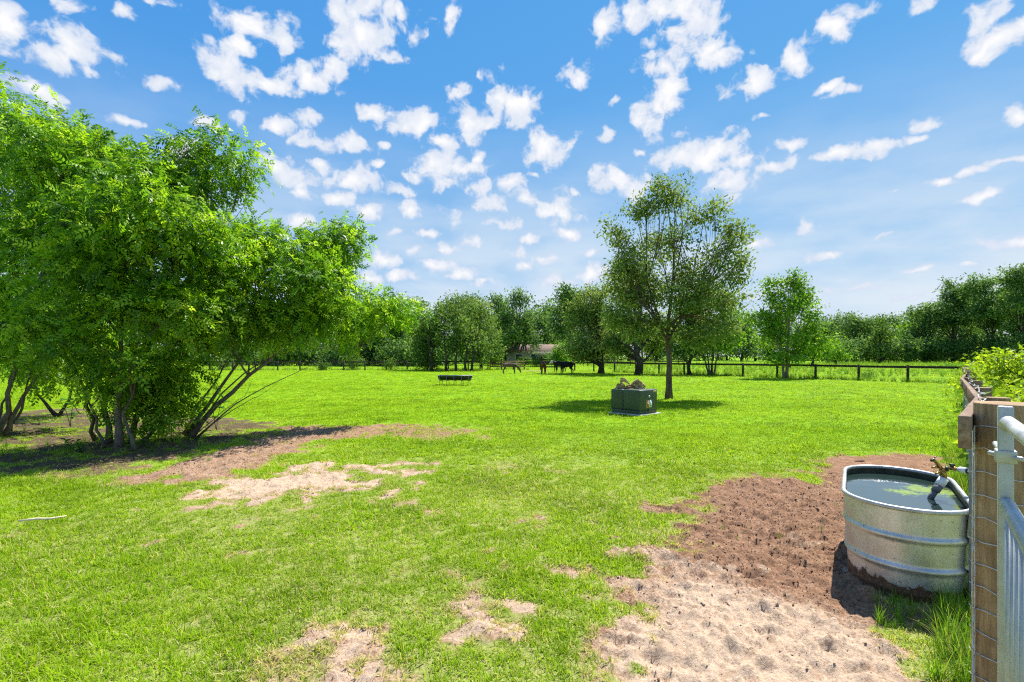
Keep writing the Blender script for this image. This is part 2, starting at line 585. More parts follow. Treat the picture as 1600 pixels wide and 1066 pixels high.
dirt = N.mix(N.mr(sf, 0.2, 0.9), soil, sandc)
litc = N.ramp(fine, [(0.3, (.035, .026, .016)), (0.5, (.12, .09, .05)), (0.75, (.25, .19, .11))])
dirt = N.mix(lit, dirt, litc)
gcol = N.ramp(big, [(0.3, (.18, .38, .004)), (0.55, (.235, .44, .005)), (0.75, (.29, .47, .007))])
gcol = N.mix(N.mr(fine, 0.3, 0.7, 0.55, 0.0), gcol, (.08, .14, .007))
gcol = N.mix(N.mr(N.noise(pos, 1.3, 4, .6), 0.35, 0.7, 0, .45), gcol, (.15, .29, .008))
# close under the blades the soil is dark thatch
near = N.n('ShaderNodeAttribute', attribute_name='near').outputs['Fac']
thatch = N.ramp(fine, [(0.3, (.12, .13, .03)), (0.5, (.30, .28, .10)), (0.75, (.55, .47, .26))])
gcol = N.mix(N.math('MULTIPLY', near, 0.75), gcol, thatch)
bf = N.math('ADD', bare, N.math('MULTIPLY_ADD', fine, 0.5, -0.25), None, True)
gc = N.mix(N.mr(bf, 0.3, 0.6), gcol, dirt)
hgt_ = N.math('ADD', N.math('MULTIPLY', fine, 0.6), N.math('MULTIPLY', tiny, 0.3))
N.out(N.pbsdf(gc, 0.95, 0, 0.08, N.bump(hgt_, 0.8, 0.022)))
M['ground'] = m


def grass_mat(name, dark, midc, pale, dry):
    m, nt = mat(name); N = NT(nt)
    rnd = N.n('ShaderNodeObjectInfo').outputs['Random']
    at = N.n('ShaderNodeAttribute', attribute_name='tint').outputs['Fac']
    itint = N.n('ShaderNodeAttribute', attribute_name='dry', attribute_type='INSTANCER').outputs['Fac']
    pos = N.n('ShaderNodeNewGeometry').outputs['Position']
    zone = N.noise(pos, 0.35, 4, 0.6)
    zone2 = N.noise(pos, 1.1, 4, 0.65)
    col = N.ramp(N.math('MULTIPLY_ADD', rnd, 0.35, N.math('MULTIPLY', at, 0.65)), [(0.05, dark), (0.5, midc), (0.95, pale)])
    col = N.mix(N.mr(zone, 0.35, 0.68, 0, .5), col, tuple(a * 1.05 for a in pale))
    col = N.mix(N.mr(zone2, 0.44, 0.70, 0, .62), col, tuple(a * .85 for a in dark))
    rb = N.math('FRACT', N.math('MULTIPLY', N.n('ShaderNodeAttribute', attribute_name='blade').outputs['Fac'], 7.31))
    dsum = N.math('ADD', N.math('MULTIPLY_ADD', rb, .6, N.math('MULTIPLY', rnd, .15)), N.math('MULTIPLY', itint, .6))
    col = N.mix(N.mr(dsum, 0.64, 0.80, 0, .85), col, dry)
    p = N.pbsdf(col, 0.6, 0, 0.06)
    t = N.n('ShaderNodeBsdfTranslucent', {'Color': N.mix(1.0, col, (1.45, 1.35, .6), 'MULTIPLY')}).outputs[0]
    N.out(N.n('ShaderNodeMixShader', {0: 0.45, 1: p, 2: t}).outputs[0])
    return m


M['grass'] = grass_mat('grass', (.115, .235, .006), (.235, .41, .007), (.42, .57, .03), (.62, .55, .27))
M['tall_grass'] = grass_mat('tall_grass', (.06, .16, .012), (.12, .28, .018), (.22, .40, .03), (.36, .34, .13))

# ------------------------------------------------------------------ ground
POLY_A = gp([(190, 742), (260, 722), (330, 702), (400, 685), (440, 668), (560, 666), (660, 661), (760, 672), (768, 684), (700, 692), (600, 682),
             (520, 690), (470, 702), (430, 718), (380, 742), (300, 754), (230, 756)])
POLY_B = gp([(290, 754), (380, 742), (440, 738), (520, 727), (610, 725), (634, 740), (620, 762), (560, 777), (470, 784), (390, 782), (330, 770)])
POLY_T = gp([(1262, 740), (1290, 712), (1400, 707), (1480, 716), (1524, 742), (1535, 790), (1530, 900), (1500, 985), (1475, 1010), (1450, 1066), (1430, 1250),
             (860, 1250), (900, 1066), (908, 1000), (925, 952), (1000, 930), (1042, 890), (1018, 840), (1050, 792), (1130, 757), (1200, 747), (1310, 768)])
POLY_S = gp([(850, 1250), (895, 1066), (905, 990), (930, 950), (1010, 925), (1120, 905), (1230, 935), (1330, 960), (1460, 1010), (1480, 1250)])
POLY_F = gp([(190, 1090), (330, 1055), (430, 1022), (520, 1040), (640, 1012), (760, 1020), (860, 1008), (902, 965), (930, 1066), (900, 1250), (100, 1250)])
POLY_L = gp([(-200, 660), (0, 645), (130, 640), (300, 652), (420, 655), (470, 668), (420, 690), (330, 706), (230, 735), (140, 748), (0, 742), (-250, 760)])


def masks(x, y):
    n1 = fbm(x, y, 0.9, 5, 3); n2 = fbm(x, y, 0.28, 4, 20); n3 = fbm(x, y, 2.6, 3, 40)
    def soft(poly, w, na, nb):
        return sstep(in_poly(x, y, poly) + na * n1 + nb * n2, -w, w)
    a = soft(POLY_A, 0.42, 0.6, 0.75) * (1 - .42 * sstep(x, -4.2, -2.2))
    b = soft(POLY_B, 0.42, 0.5, 0.9)
    t = soft(POLY_T, 0.32, 0.35, 0.6)
    f = sstep(in_poly(x, y, POLY_F) * 0.8 + 1.05 * n1 + 1.1 * n2 - 0.10, -0.40, 0.60)
    l = soft(POLY_L, 0.45, 0.9, 0.4)
    # little worn spots anywhere in the near lawn
    d = np.hypot(x, y)
    spots = sstep(n1 * 0.8 + n2 * 1.3 + 0.35 * n3, 0.55, 1.0) * (1 - sstep(d, 6, 9)) * 0.6
    right = sstep(x, -0.4, 0.9) * (1 - sstep(y, 4.2, 5.4)) * (1 - sstep(d, 4.5, 6))
    spots = np.maximum(spots, right * sstep(n1 * 0.8 + n2 * 1.3, 0.16, 0.62) * .85)
    # path worn through the far gateway
    gx, gy = G(835, 580)[:2]
    gate = np.exp(-(((x - gx) / 3.2) ** 2 + ((y - gy) / 2.0) ** 2) * 1.4) * 0.9
    thin = 1 - .8 * sstep(fbm(x, y, 0.5, 4, 110), .02, .30)
    b = b * thin; f = f * (.45 + .55 * thin)
    bare = np.maximum.reduce([a, b * .96, t, f * .93, spots, gate])
    sand = np.clip(np.maximum.reduce([sstep(in_poly(x, y, POLY_S) + 0.35 * n1, -0.35, 0.45), b * 0.95, a * 0.42, f * 0.95, spots * 0.8, gate * .7]), 0, 1)
    litter = l * (1 - 0.9 * a)
    bare = np.maximum(bare, l * np.clip(0.72 + 0.9 * n2, 0, 1))
    return bare, sand, litter


HOOF = [(G(px, py)[:2], r) for px, py, r in [(985, 948, .07), (1043, 955, .09), (1098, 979, .08), (975, 987, .07), (965, 1005, .08), (1125, 925, .06),
        (1180, 900, .07), (1240, 880, .07), (1090, 880, .06), (1190, 985, .08), (1300, 1020, .08), (1150, 1030, .09), (1060, 1040, .07),
        (1230, 830, .07), (1140, 820, .06), (1260, 800, .07), (1350, 1000, .08), (1010, 1030, .07), (480, 750, .09), (420, 762, .09), (560, 748, .09)]]


def hgt(x, y, bare=None):
    x = np.asarray(x, float); y = np.asarray(y, float)
    d = np.hypot(x, y)
    z = 0.05 * fbm(x, y, 6.0, 2, 60) * sstep(d, 4, 12) + 0.004 * np.clip(d - 60, 0, 160)
    if bare is not None:
        rel = 0.05 * fbm(x, y, 0.30, 4, 70, 0.68) + 0.06 * np.abs(fbm(x, y, 0.12, 3, 80, .7)) + 0.022 * fbm(x, y, .055, 2, 120) + 0.008 * RNG.random(x.shape) * (np.hypot(x, y) < 14)
        z = z + bare * (rel - 0.012)
        for (hx, hy), r in HOOF:
            q = np.hypot(x - hx, (y - hy) * 1.3) / r
            z = z - 0.016 * np.exp(-(q ** 4)) * (1 + .8 * np.tanh((y - hy) / r * 2)) + 0.006 * np.exp(-((q - 1.35) ** 2) * 9)
    return z


def hz1(x, y):
    return float(hgt(np.array([x]), np.array([y]))[0])


def axis(lo, hi, step, far, grow=1.14):
    c = list(np.arange(lo, hi, step))
    s = step; x = c[-1]
    while x < far:
        s *= grow; x += s; c.append(x)
    s = step; x = c[0]; L_ = []
    while x > -far:
        s *= grow; x -= s; L_.append(x)
    return np.array(L_[::-1] + c)


def refine(c, lo, hi):
    m_ = (c[:-1] + c[1:]) / 2
    return np.sort(np.concatenate([c, m_[(m_ > lo) & (m_ < hi)]]))


gxs = refine(axis(-9.6, 4.2, 0.036, 2500), 0.2, 4.0)
gys = refine(axis(1.9, 11.6, 0.036, 2500), 1.9, 5.4)
gys = gys[gys > -400]
GX, GY = np.meshgrid(gxs, gys)
fx, fy = GX.ravel(), GY.ravel()
bare, sand, litter = masks(fx, fy)
fz = hgt(fx, fy, bare)
nx, ny = len(gxs), len(gys)
ii = (np.arange(ny - 1)[:, None] * nx + np.arange(nx - 1)[None, :]).ravel()
quads = np.stack([ii, ii + 1, ii + nx + 1, ii + nx], -1)
nearm = 1 - sstep(np.hypot(fx, fy), 4, 13)
gme = np_mesh('ground', np.stack([fx, fy, fz], -1), quads, M['ground'], True,
              {'bare': bare, 'sand': sand, 'litter': litter, 'near': nearm})
ground = link(bpy.data.objects.new('ground', gme))
tag(ground, 'green pasture ground with bare sandy soil patches', kind='structure')


# ------------------------------------------------------------------ scattered small stuff: geometry-node instancing
def hidden_collection(name, meshes):
    c = bpy.data.collections.new(name)
    for i, me in enumerate(meshes):
        c.objects.link(bpy.data.objects.new('%s_%02d' % (name, i), me))
    return c


def scatter(name, pts, rots, scales, vi, coll, label, cat, extra=None):
    me = bpy.data.meshes.new(name)
    me.vertices.add(len(pts)); me.vertices.foreach_set('co', np.asarray(pts, np.float32).ravel())
    sv = np.asarray(scales, np.float32)
    if sv.ndim == 1: sv = np.repeat(sv[:, None], 3, 1)
    at = me.attributes.new('scl', 'FLOAT_VECTOR', 'POINT'); at.data.foreach_set('vector', np.ascontiguousarray(sv).ravel())
    for k, a in (extra or {}).items():
        at = me.attributes.new(k, 'FLOAT', 'POINT'); at.data.foreach_set('value', np.asarray(a, np.float32))
    at = me.attributes.new('rot', 'FLOAT_VECTOR', 'POINT'); at.data.foreach_set('vector', np.asarray(rots, np.float32).ravel())
    at = me.attributes.new('vi', 'INT', 'POINT'); at.data.foreach_set('value', np.asarray(vi, np.int32))
    o = link(bpy.data.objects.new(name, me))
    tag(o, label, cat, kind='stuff')
    ng = bpy.data.node_groups.new(name + '_scatter', 'GeometryNodeTree')
    ng.interface.new_socket('Geometry', in_out='INPUT', socket_type='NodeSocketGeometry')
    ng.interface.new_socket('Geometry', in_out='OUTPUT', socket_type='NodeSocketGeometry')
    gi = ng.nodes.new('NodeGroupInput'); go = ng.nodes.new('NodeGroupOutput')
    ci = ng.nodes.new('GeometryNodeCollectionInfo')
    ci.inputs['Collection'].default_value = coll
    ci.inputs['Separate Children'].default_value = True
    ci.inputs['Reset Children'].default_value = True
    iop = ng.nodes.new('GeometryNodeInstanceOnPoints')
    def na(k, t):
        n = ng.nodes.new('GeometryNodeInputNamedAttribute'); n.data_type = t
        n.inputs['Name'].default_value = k
        return n.outputs['Attribute']
    L = ng.links.new
    L(gi.outputs[0], iop.inputs['Points'])
    L(ci.outputs[0], iop.inputs['Instance'])
    iop.inputs['Pick Instance'].default_value = True
    L(na('vi', 'INT'), iop.inputs['Instance Index'])
    L(na('rot', 'FLOAT_VECTOR'), iop.inputs['Rotation'])
    L(na('scl', 'FLOAT_VECTOR'), iop.inputs['Scale'])
    L(iop.outputs[0], go.inputs[0])
    md = o.modifiers.new('scatter', 'NODES'); md.node_group = ng
    return o


def tuft(name, n, hmin, hmax, width, spread, lean, mt, segs=3, seed=0):
    r = np.random.default_rng(seed)
    V = []; Q = []; T = []; tint = []; bl = []
    for i in range(n):
        bv = r.random()
        h = r.uniform(hmin, hmax); a = r.uniform(0, 2 * math.pi); b = a + r.normal(0, .6)
        base = np.array([math.cos(a), math.sin(a), 0]) * r.uniform(0, spread)
        out = np.array([math.cos(b), math.sin(b), 0])
        side = np.array([-out[1], out[0], 0])
        l0 = r.uniform(0.1, 1.0) * lean; w = width * r.uniform(.7, 1.3); tn = r.random()
        k0 = len(V)
        for s in range(segs + 1):
            t = s / segs
            ang = l0 * (0.35 + 1.0 * t)
            p = base + out * (h * t * math.sin(ang)) + np.array([0, 0, h * t * math.cos(ang)])
            ww = w * (1 - 0.9 * t ** 1.6)
            bl += [bv] * (2 if s < segs else 1)
            if s < segs:
                V += [p - side * ww / 2, p + side * ww / 2]; tint += [tn * .8 + .2 * t] * 2
            else:
                V.append(p); tint.append(min(1, tn * .8 + .2))
        for s in range(segs - 1):
            Q.append((k0 + 2 * s, k0 + 2 * s + 1, k0 + 2 * s + 3, k0 + 2 * s + 2))
        T.append((k0 + 2 * (segs - 1), k0 + 2 * (segs - 1) + 1, k0 + 2 * segs))
    V = np.array(V); V[:, 2] -= 0.004
    return np_mesh(name, V, [np.array(Q), np.array(T)], mt, False, {'tint': tint, 'blade': bl})


LAWN = hidden_collection('lawn_tuft', [tuft('lawn_tuft', 14, .022, .062, .0055, .035, 1.25, M['grass'], 3, 100 + i) for i in range(8)])


def lawn_points():
    out = []
    # (near, far, tufts per square metre, size)
    bands = [(1.7, 4.0, 1150, 1.0), (4.0, 7.0, 720, 1.15), (7.0, 11.0, 330, 1.5), (11.0, 18.0, 130, 2.1), (18.0, 30.0, 42, 3.2), (30.0, 56.0, 11, 5.0), (56, 100, 3.0, 7.5)]
    for d0, d1, dens, sz in bands:
        hw = 1.22 * d1 + 0.5
        n = int(dens * 2 * hw * (d1 - d0))
        x = RNG.uniform(-hw, hw, n); y = RNG.uniform(d0, d1, n)
        k = np.abs(x) < 1.22 * y + 0.5
        x, y = x[k], y[k]
        b, s, l = masks(x, y)
        n4 = fbm(x, y, 0.11, 3, 95)
        prob = sstep(b + 0.95 * n4 * (1 if d0 < 10 else .4), .08, .92)
        prob = np.maximum(prob, (0.30 if d0 < 7 else .1) * sstep(n4, 0.05, .4))
        keep = RNG.random(len(x)) > np.clip(np.where(b > .93, 1.0, prob), 0, .9988)
        # sparse stragglers on bare soil
        x, y, b = x[keep], y[keep], b[keep]
        z = hgt(x, y, b)
        sc = sz * RNG.uniform(.65, 1.3, len(x)) * (1 - 0.35 * b) * (1 + 0.5 * fbm(x, y, 1.2, 3, 90))
        out.append((x, y, z, sc, sc * sz ** -.82, b))
    return [np.concatenate(c) for c in zip(*out)]


lx, ly, lz, ls, lh, lb = lawn_points()
nL = len(lx)
scatter('lawn_grass', np.stack([lx, ly, lz], -1), np.stack([RNG.normal(0, .12, nL), RNG.normal(0, .12, nL), RNG.uniform(0, 6.283, nL)], -1),
        np.stack([ls, ls, lh], -1), RNG.integers(0, 8, nL), LAWN, 'short green lawn grass covering the pasture', 'grass', {'dry': np.clip(lb * .9 + .26 * (1 - sstep(np.hypot(lx, ly), 5, 12)) * (1 + 1.2 * fbm(lx, ly, 1.4, 3, 97)) + RNG.normal(0, .06, nL), 0, 1)})
print('lawn tufts', nL)

# ------------------------------------------------------------------ trees
def unit(a):
    return a / (np.linalg.norm(a, axis=-1, keepdims=True) + 1e-9)


def leaf_quads(C, A, Nn, L, Wd):
    """one folded diamond leaf per row"""
    A = unit(A); s = unit(np.cross(A, Nn)); n = np.cross(s, A)
    L = np.asarray(L)[..., None]; Wd = np.asarray(Wd)[..., None]
    V = np.stack([C, C + A * L * .42 + s * Wd * .5 + n * Wd * .16, C + A * L - n * L * .10, C + A * L * .42 - s * Wd * .5 + n * Wd * .16], 1)
    k = len(C)
    Q = np.arange(k * 4).reshape(k, 4)
    return V.reshape(-1, 3), Q


def pinnate(C, A, Nn, L, pairs=4):
    """compound leaves: pairs of leaflets and an end leaflet along a drooping stalk"""
    A = unit(A); s = unit(np.cross(A, Nn))
    n = np.cross(s, A)
    Cs, As, Ls, Ns = [], [], [], []
    L1 = L[:, None]
    for k in range(pairs):
        t = 0.25 + 0.65 * k / (pairs - 1)
        p = C + A * L1 * t - np.array([0, 0, 1.0]) * L1 * 0.14 * t * t
        for sg in (-1, 1):
            Cs.append(p); As.append(A * .62 + s * sg * .8 - np.array([0, 0, .18])); Ls.append(L * (.34 - .07 * abs(t - .5))); Ns.append(n + s * sg * .25)
    Cs.append(C + A * L1 * .9 - np.array([0, 0, 1.0]) * L1 * 0.2); As.append(A - np.array([0, 0, .35])); Ls.append(L * .36); Ns.append(n)
    m = len(Cs)
    C2 = np.stack(Cs, 1).reshape(-1, 3); A2 = np.stack(As, 1).reshape(-1, 3); N2 = np.stack(Ns, 1).reshape(-1, 3); L2 = np.stack(Ls, 1).reshape(-1)
    A2 = A2 + RNG.normal(0, .12, A2.shape)
    V, Q = leaf_quads(C2, A2, N2, L2, L2 * .44)
    return V, Q, m


def curve(a, b, bend, n=6, sag=0.0):
    a = np.array(tuple(a), float); b = np.array(tuple(b), float)
    t = np.linspace(0, 1, n)[:, None]
    mid = bend * np.sin(t * math.pi) if np.ndim(bend) == 0 else np.sin(t * math.pi) * np.asarray(bend)[None, :]
    p = a + (b - a) * t + mid
    p[:, 2] += sag * np.sin(t[:, 0] * math.pi)
    return p


def crown_points(lobes, per, shell=2.2, rng=None):
    out = []
    for li, (c, r) in enumerate(lobes):
        n = max(3, int(per[li] if isinstance(per, (list, tuple)) else per))
        d = unit(rng.normal(0, 1, (n, 3)))
        rad = rng.random(n) ** (1 / shell)
        out.append((np.array(tuple(c)) + d * rad[:, None] * np.array(r), d, np.full(n, li)))
    return [np.concatenate(x) for x in zip(*out)]


def make_foliage(name, lobes, per, leaves, clump_r, leaf_len, mt, parent=None, kind='simple', seed=0, shell=2.2, up=0.5, wid=0.55, loc=None, flat=0.75):
    rng = np.random.default_rng(seed)
    cp, cd, ci = crown_points(lobes, per, shell, rng)
    n = len(cp)
    lc = np.repeat(cp, leaves, 0) + np.clip(rng.normal(0, 1, (n * leaves, 3)), -1.9, 1.9) * np.array([clump_r, clump_r, clump_r * flat])
    out = np.repeat(cd, leaves, 0)
    k = len(lc)
    A = out * 0.55 + rng.normal(0, .65, (k, 3)) - np.array([0, 0, .15])
    puff = (lc - np.repeat(cp, leaves, 0)) / clump_r
    Nn = np.array([0, 0, up]) + out * .3 + puff * .55 + rng.normal(0, .35, (k, 3))
    ctint = np.repeat(rng.normal(0, .13, n), leaves)
    tint = np.clip(.46 + ctint * 1.25 + rng.normal(0, .2, k), 0, 1)
    L = leaf_len * rng.uniform(.65, 1.3, k)
    if kind == 'pinnate':
        V, Q, m = pinnate(lc, A, Nn, L)
        tint = np.clip(np.repeat(tint, m) + rng.normal(0, .07, k * m), 0, 1)
    else:
        V, Q = leaf_quads(lc, A, Nn, L, L * wid)
    me = np_mesh(name, V if loc is None else V - np.array(tuple(loc)), Q, mt, False, {'tint': np.repeat(tint, 4)})
    o = bpy.data.objects.new(name, me)
    link(o, parent)
    return o, cp, ci


def stem(pts, r, wob=.05, seed=0, n=10):
    """smooth stem through a few points"""
    pts = np.array([tuple(p) for p in pts], float)
    rng = np.random.default_rng(seed)
    t = np.linspace(0, 1, len(pts)); tt = np.linspace(0, 1, n)
    out = np.stack([np.interp(tt, t, pts[:, k]) for k in range(3)], -1)
    for _ in range(2):
        out[1:-1] = (out[:-2] + 2 * out[1:-1] + out[2:]) / 4
    out[1:-1] += rng.normal(0, wob, out[1:-1].shape)
    return (out, r)




def grow(name, label, cat, base, lobes, mt, bark, per=30, leaves=24, clump_r=.3, leaf_len=.12, r0=.15, stems=None, fork=.4, seed=0, kind='simple',
         group=None, shell=2.2, twig_share=.5, wid=.55, stem_name='trunk', up=.5, sides=7, split=3):
    """a tree: stems from the ground, limbs to each lobe of the crown, twigs to the leaf clumps"""
    base = Vector(base); base.z = hz1(base.x, base.y)
    root = empty(name, base, label, cat, group)
    rng = np.random.default_rng(seed + 5)
    if split > 1:      # break each lobe into uneven sprays so that the crown gets gaps and a ragged outline
        if not isinstance(per, (list, tuple)): per = [per] * len(lobes)
        nl, npr = [], []
        for (c, r), q in zip(lobes, per):
            sh = rng.uniform(.5, 1.5, split); sh /= sh.sum()
            for k in range(split):
                dv = unit(rng.normal(0, 1, 3)) * rng.uniform(.35, .8)
                f = .63 + 1.0 * (sh[k] - 1 / split)
                nl.append((Vector((c[0] + dv[0] * r[0], c[1] + dv[1] * r[1], c[2] + dv[2] * r[2])), tuple(x * f * rng.uniform(.85, 1.2) for x in r)))
                npr.append(max(2, q * sh[k] * .95))
        lobes, per = nl, npr
    fol, cp, ci = make_foliage('crown', lobes, per, leaves, clump_r, leaf_len, mt, root, kind, seed, shell, up, wid, base)
    bb = np.array(tuple(base))
    if stems is None:
        cz = np.mean([c[2] for c, r in lobes]); cxy = np.mean([[c[0], c[1]] for c, r in lobes], 0)
        top = np.array([cxy[0], cxy[1], max(c[2] for c, r in lobes)])
        hh = top[2] - bb[2]
        p = stem([bb - np.array([0, 0, .1]), bb + np.array([0, 0, .28 * hh]), bb * .5 + top * .5 + np.array([0, 0, .08 * hh]), top], r0, .015 * hh, seed, 9)[0]
        stems = [(p, r0)]
    br = MB()
    paths = []
    for si, (p, r) in enumerate(stems):
        p = np.asarray([tuple(q) for q in p], float)
        n = len(p)
        rad = r * (1 - np.linspace(0, 1, n) ** 0.9 * .86)
        rad[0] *= 1.35
        sm = MB(); sm.tube(p - bb, rad, sides)
        sm.build(stem_name, bark, root, True)
        paths.append((p, rad))
    for li, (c, r) in enumerate(lobes):
        c = np.array(tuple(c), float)
        # nearest stem; the limb leaves it somewhat below the lobe
        best = None
        for p, rad in paths:
            want = bb[2] + (c[2] - bb[2]) * (1 - fork)
            j = int(np.argmin(np.abs(p[:, 2] - want) + .5 * np.linalg.norm(p[:, :2] - c[:2], axis=1)))
            j = max(1, j)
            dd = np.linalg.norm(p[j] - c)
            if best is None or dd < best[0]: best = (dd, p[j], rad[j])
        dd, p0, rr = best
        lp = curve(p0, c, rng.normal(0, .06 * dd, 3), 7, .05 * dd)
        lr = np.linspace(max(rr * .62, r0 * .12), r0 * .07, 7)
        if dd > .15: br.tube(lp, lr, 6, False)
        idx = np.where(ci == li)[0]
        for q in idx:
            if rng.random() > twig_share: continue
            t = rng.integers(2, 7) if dd > .15 else 6
            s0 = lp[t]
            e = cp[q]
            tp = curve(s0, e, rng.normal(0, .07 * np.linalg.norm(e - s0) + 1e-4, 3), 5, .04)
            br.tube(tp, np.linspace(max(lr[t] * .5, r0 * .05), r0 * .02, 5), 4, False)
    if br.n:
        o = br.build('branches', bark, root, True)
        o.data.transform(Matrix.Translation(-base))
    return root


def px_lobes(items, d_default=None):
    """(px, py, depth, half width px, half height px[, depth radius m])"""
    out = []
    for it in items:
        px, py, d, rx, ry = it[:5]
        k = d / FPX
        ry_ = it[5] if len(it) > 5 else rx * k * .9
        out.append((P(px, py, d), (rx * k, ry_, ry * k)))
    return out


# --- the thicket of big shrubs on the left
shrub_stems = [
    stem([G(170, 692), P(166, 640, 9.0), P(145, 560, 9.0), P(110, 430, 8.9), P(70, 300, 8.8)], .052, .03, 1),
    stem([G(186, 702), P(186, 630, 8.5), P(188, 560, 8.4), P(200, 440, 8.4), P(190, 300, 8.6)], .062, .03, 2),
    stem([G(210, 704), P(200, 660, 8.5), P(190, 615, 8.4), P(230, 500, 8.2), P(240, 380, 8.2)], .032, .03, 3),
    stem([G(205, 690), P(218, 630, 9.0), P(258, 570, 9.0), P(285, 520, 9.2), P(330, 400, 9.4), P(335, 250, 9.4)], .045, .03, 4),
    stem([G(150, 688), P(140, 640, 8.8), P(112, 560, 8.4), P(60, 450, 7.9)], .040, .03, 5),
    stem([G(222, 690), P(245, 640, 9.3), P(282, 560, 9.8), P(300, 480, 10.0)], .036, .03, 6),
    stem([G(162, 698), P(150, 655, 8.7), P(128, 600, 8.5), P(118, 540, 8.2)], .030, .03, 7),
    stem([G(196, 684), P(202, 640, 9.4), P(212, 580, 9.4), P(240, 500, 9.2)], .034, .03, 8),
]
lobesA = px_lobes([(70, 235, 9.0, 95, 70), (165, 270, 9.0, 95, 75), (225, 265, 8.9, 60, 55), (335, 250, 9.5, 50, 45), (300, 310, 9.5, 55, 40), (120, 370, 8.3, 120, 85),
                   (250, 370, 8.4, 95, 75), (180, 470, 8.2, 120, 70), (320, 400, 9.0, 80, 60), (90, 500, 8.0, 95, 60), (260, 500, 8.6, 100, 60),
                   (215, 575, 8.9, 75, 50), (250, 620, 9.2, 55, 42), (170, 580, 8.7, 50, 40), (262, 645, 9.3, 38, 22), (300, 590, 9.4, 44, 34)])
PERA = [90, 106, 64, 40, 30, 110, 84, 80, 56, 56, 60, 34, 24, 14, 12, 16]
grow('shrub', 'largest bright green many-stemmed shrub with pale trunks beside the bare soil', 'shrub', G(188, 696), lobesA, M['leaf_shrub'], M['bark_grey'],
     PERA, 15, .20, .24, .13, shrub_stems, .35, 21, 'pinnate', stem_name='stem', twig_share=.55, sides=9)
lobesB = px_lobes([(-20, 210, 10.0, 75, 65), (15, 300, 9.6, 75, 70), (-40, 400, 9.2, 110, 90), (20, 440, 9.4, 80, 70), (-60, 520, 9.4, 100, 70), (40, 530, 10.0, 75, 45),
                   (100, 545, 10.4, 60, 35)])
stemsB = [stem([G(5, 684), P(25, 640, 9.6), P(60, 580, 9.8), P(95, 530, 10.2)], .05, .03, 11),
          stem([G(-8, 686), P(10, 640, 9.5), P(30, 570, 9.6), P(20, 430, 9.4), P(15, 310, 9.6)], .055, .03, 12),
          stem([G(15, 676), P(30, 640, 10.0), P(45, 590, 10.2), P(70, 540, 10.3)], .035, .03, 13),
          stem([G(-20, 690), P(-30, 600, 9.3), P(-40, 480, 9.2), P(-20, 230, 10)], .06, .03, 14),
          stem([G(0, 680), P(2, 630, 9.8), P(18, 580, 10.0), P(30, 520, 10.0)], .03, .03, 15)]
grow('shrub', 'bright green shrub with dark leaning stems at the left edge of the picture', 'shrub', G(0, 684), lobesB, M['leaf_shrub'], M['bark_grey'],
     [40, 50, 60, 60, 50, 46, 30], 15, .20, .24, .11, stemsB, .35, 33, 'pinnate', stem_name='stem', twig_share=.55, sides=8)
lobesD = px_lobes([(400, 370, 10.2, 75, 50), (430, 440, 10.0, 95, 55), (500, 395, 10.8, 48, 42), (535, 372, 11.0, 28, 24), (370, 500, 9.8, 90, 45), (490, 470, 10.4, 70, 42),
                   (525, 430, 10.8, 36, 40), (455, 525, 10.2, 70, 22), (585, 480, 11.6, 40, 26), (630, 490, 12.0, 24, 14), (560, 515, 11.2, 50, 18), (345, 450, 9.6, 60, 45)])
stemsD = [stem([G(297, 684), P(330, 640, 9.8), P(380, 595, 9.9), P(428, 565, 10.0), P(480, 480, 10.4), P(530, 390, 10.9)], .06, .02, 41),
          stem([G(292, 682), P(318, 640, 9.9), P(355, 590, 10.0), P(385, 560, 10.1), P(410, 470, 10.1), P(405, 370, 10.2)], .045, .02, 42),
          stem([G(286, 680), P(312, 630, 10.2), P(345, 580, 10.4), P(370, 545, 10.4), P(375, 490, 10.0)], .03, .02, 43),
          stem([G(306, 686), P(345, 648, 9.5), P(368, 630, 9.5), P(400, 613, 9.6), P(440, 592, 9.9), P(480, 576, 10.2), P(505, 563, 10.5)], .018, .01, 44),
          stem([G(304, 686), P(340, 655, 9.4), P(372, 634, 9.4), P(405, 620, 9.5), P(432, 601, 9.6)], .013, .01, 45),
          stem([G(300, 684), P(350, 640, 9.6), P(385, 618, 9.7), P(395, 592, 9.8)], .010, .01, 46),
          stem([G(298, 682), P(340, 620, 10.0), P(400, 560, 10.3), P(470, 540, 10.8), P(520, 545, 11.2), P(552, 560, 11.4)], .02, .02, 47),
          stem([P(470, 541, 10.8), P(490, 542, 10.9), P(530, 543, 11.2), P(560, 546, 11.4)], .010, .008, 48)]
grow('shrub', 'green shrub with thin stems leaning right over the lawn', 'shrub', G(297, 684), lobesD, M['leaf_shrub'], M['bark_grey'],
     [74, 88, 42, 18, 66, 60, 32, 36, 26, 12, 28, 48], 15, .20, .24, .11, stemsD, .35, 45, 'pinnate', stem_name='stem', twig_share=.55, sides=8)
lobesC = px_lobes([(70, 560, 13.5, 75, 30), (140, 540, 13.0, 70, 35), (40, 500, 13.5, 80, 40), (110, 460, 13.0, 80, 50)])
stemsC = [stem([G(90, 651), P(65, 625, 13), P(50, 600, 13.2), P(60, 540, 13.5)], .05, .02, 51),
          stem([G(92, 651), P(108, 625, 13), P(115, 600, 13), P(120, 520, 13)], .045, .02, 52)]
grow('shrub', 'dark low-forking shrub with V-shaped trunk in shade behind the other shrubs', 'shrub', G(91, 651), lobesC, M['leaf_shrub'], M['bark_dark'],
     [34, 34, 34, 34], 15, .22, .24, .05, stemsC, .35, 57, 'pinnate', stem_name='stem', sides=7)


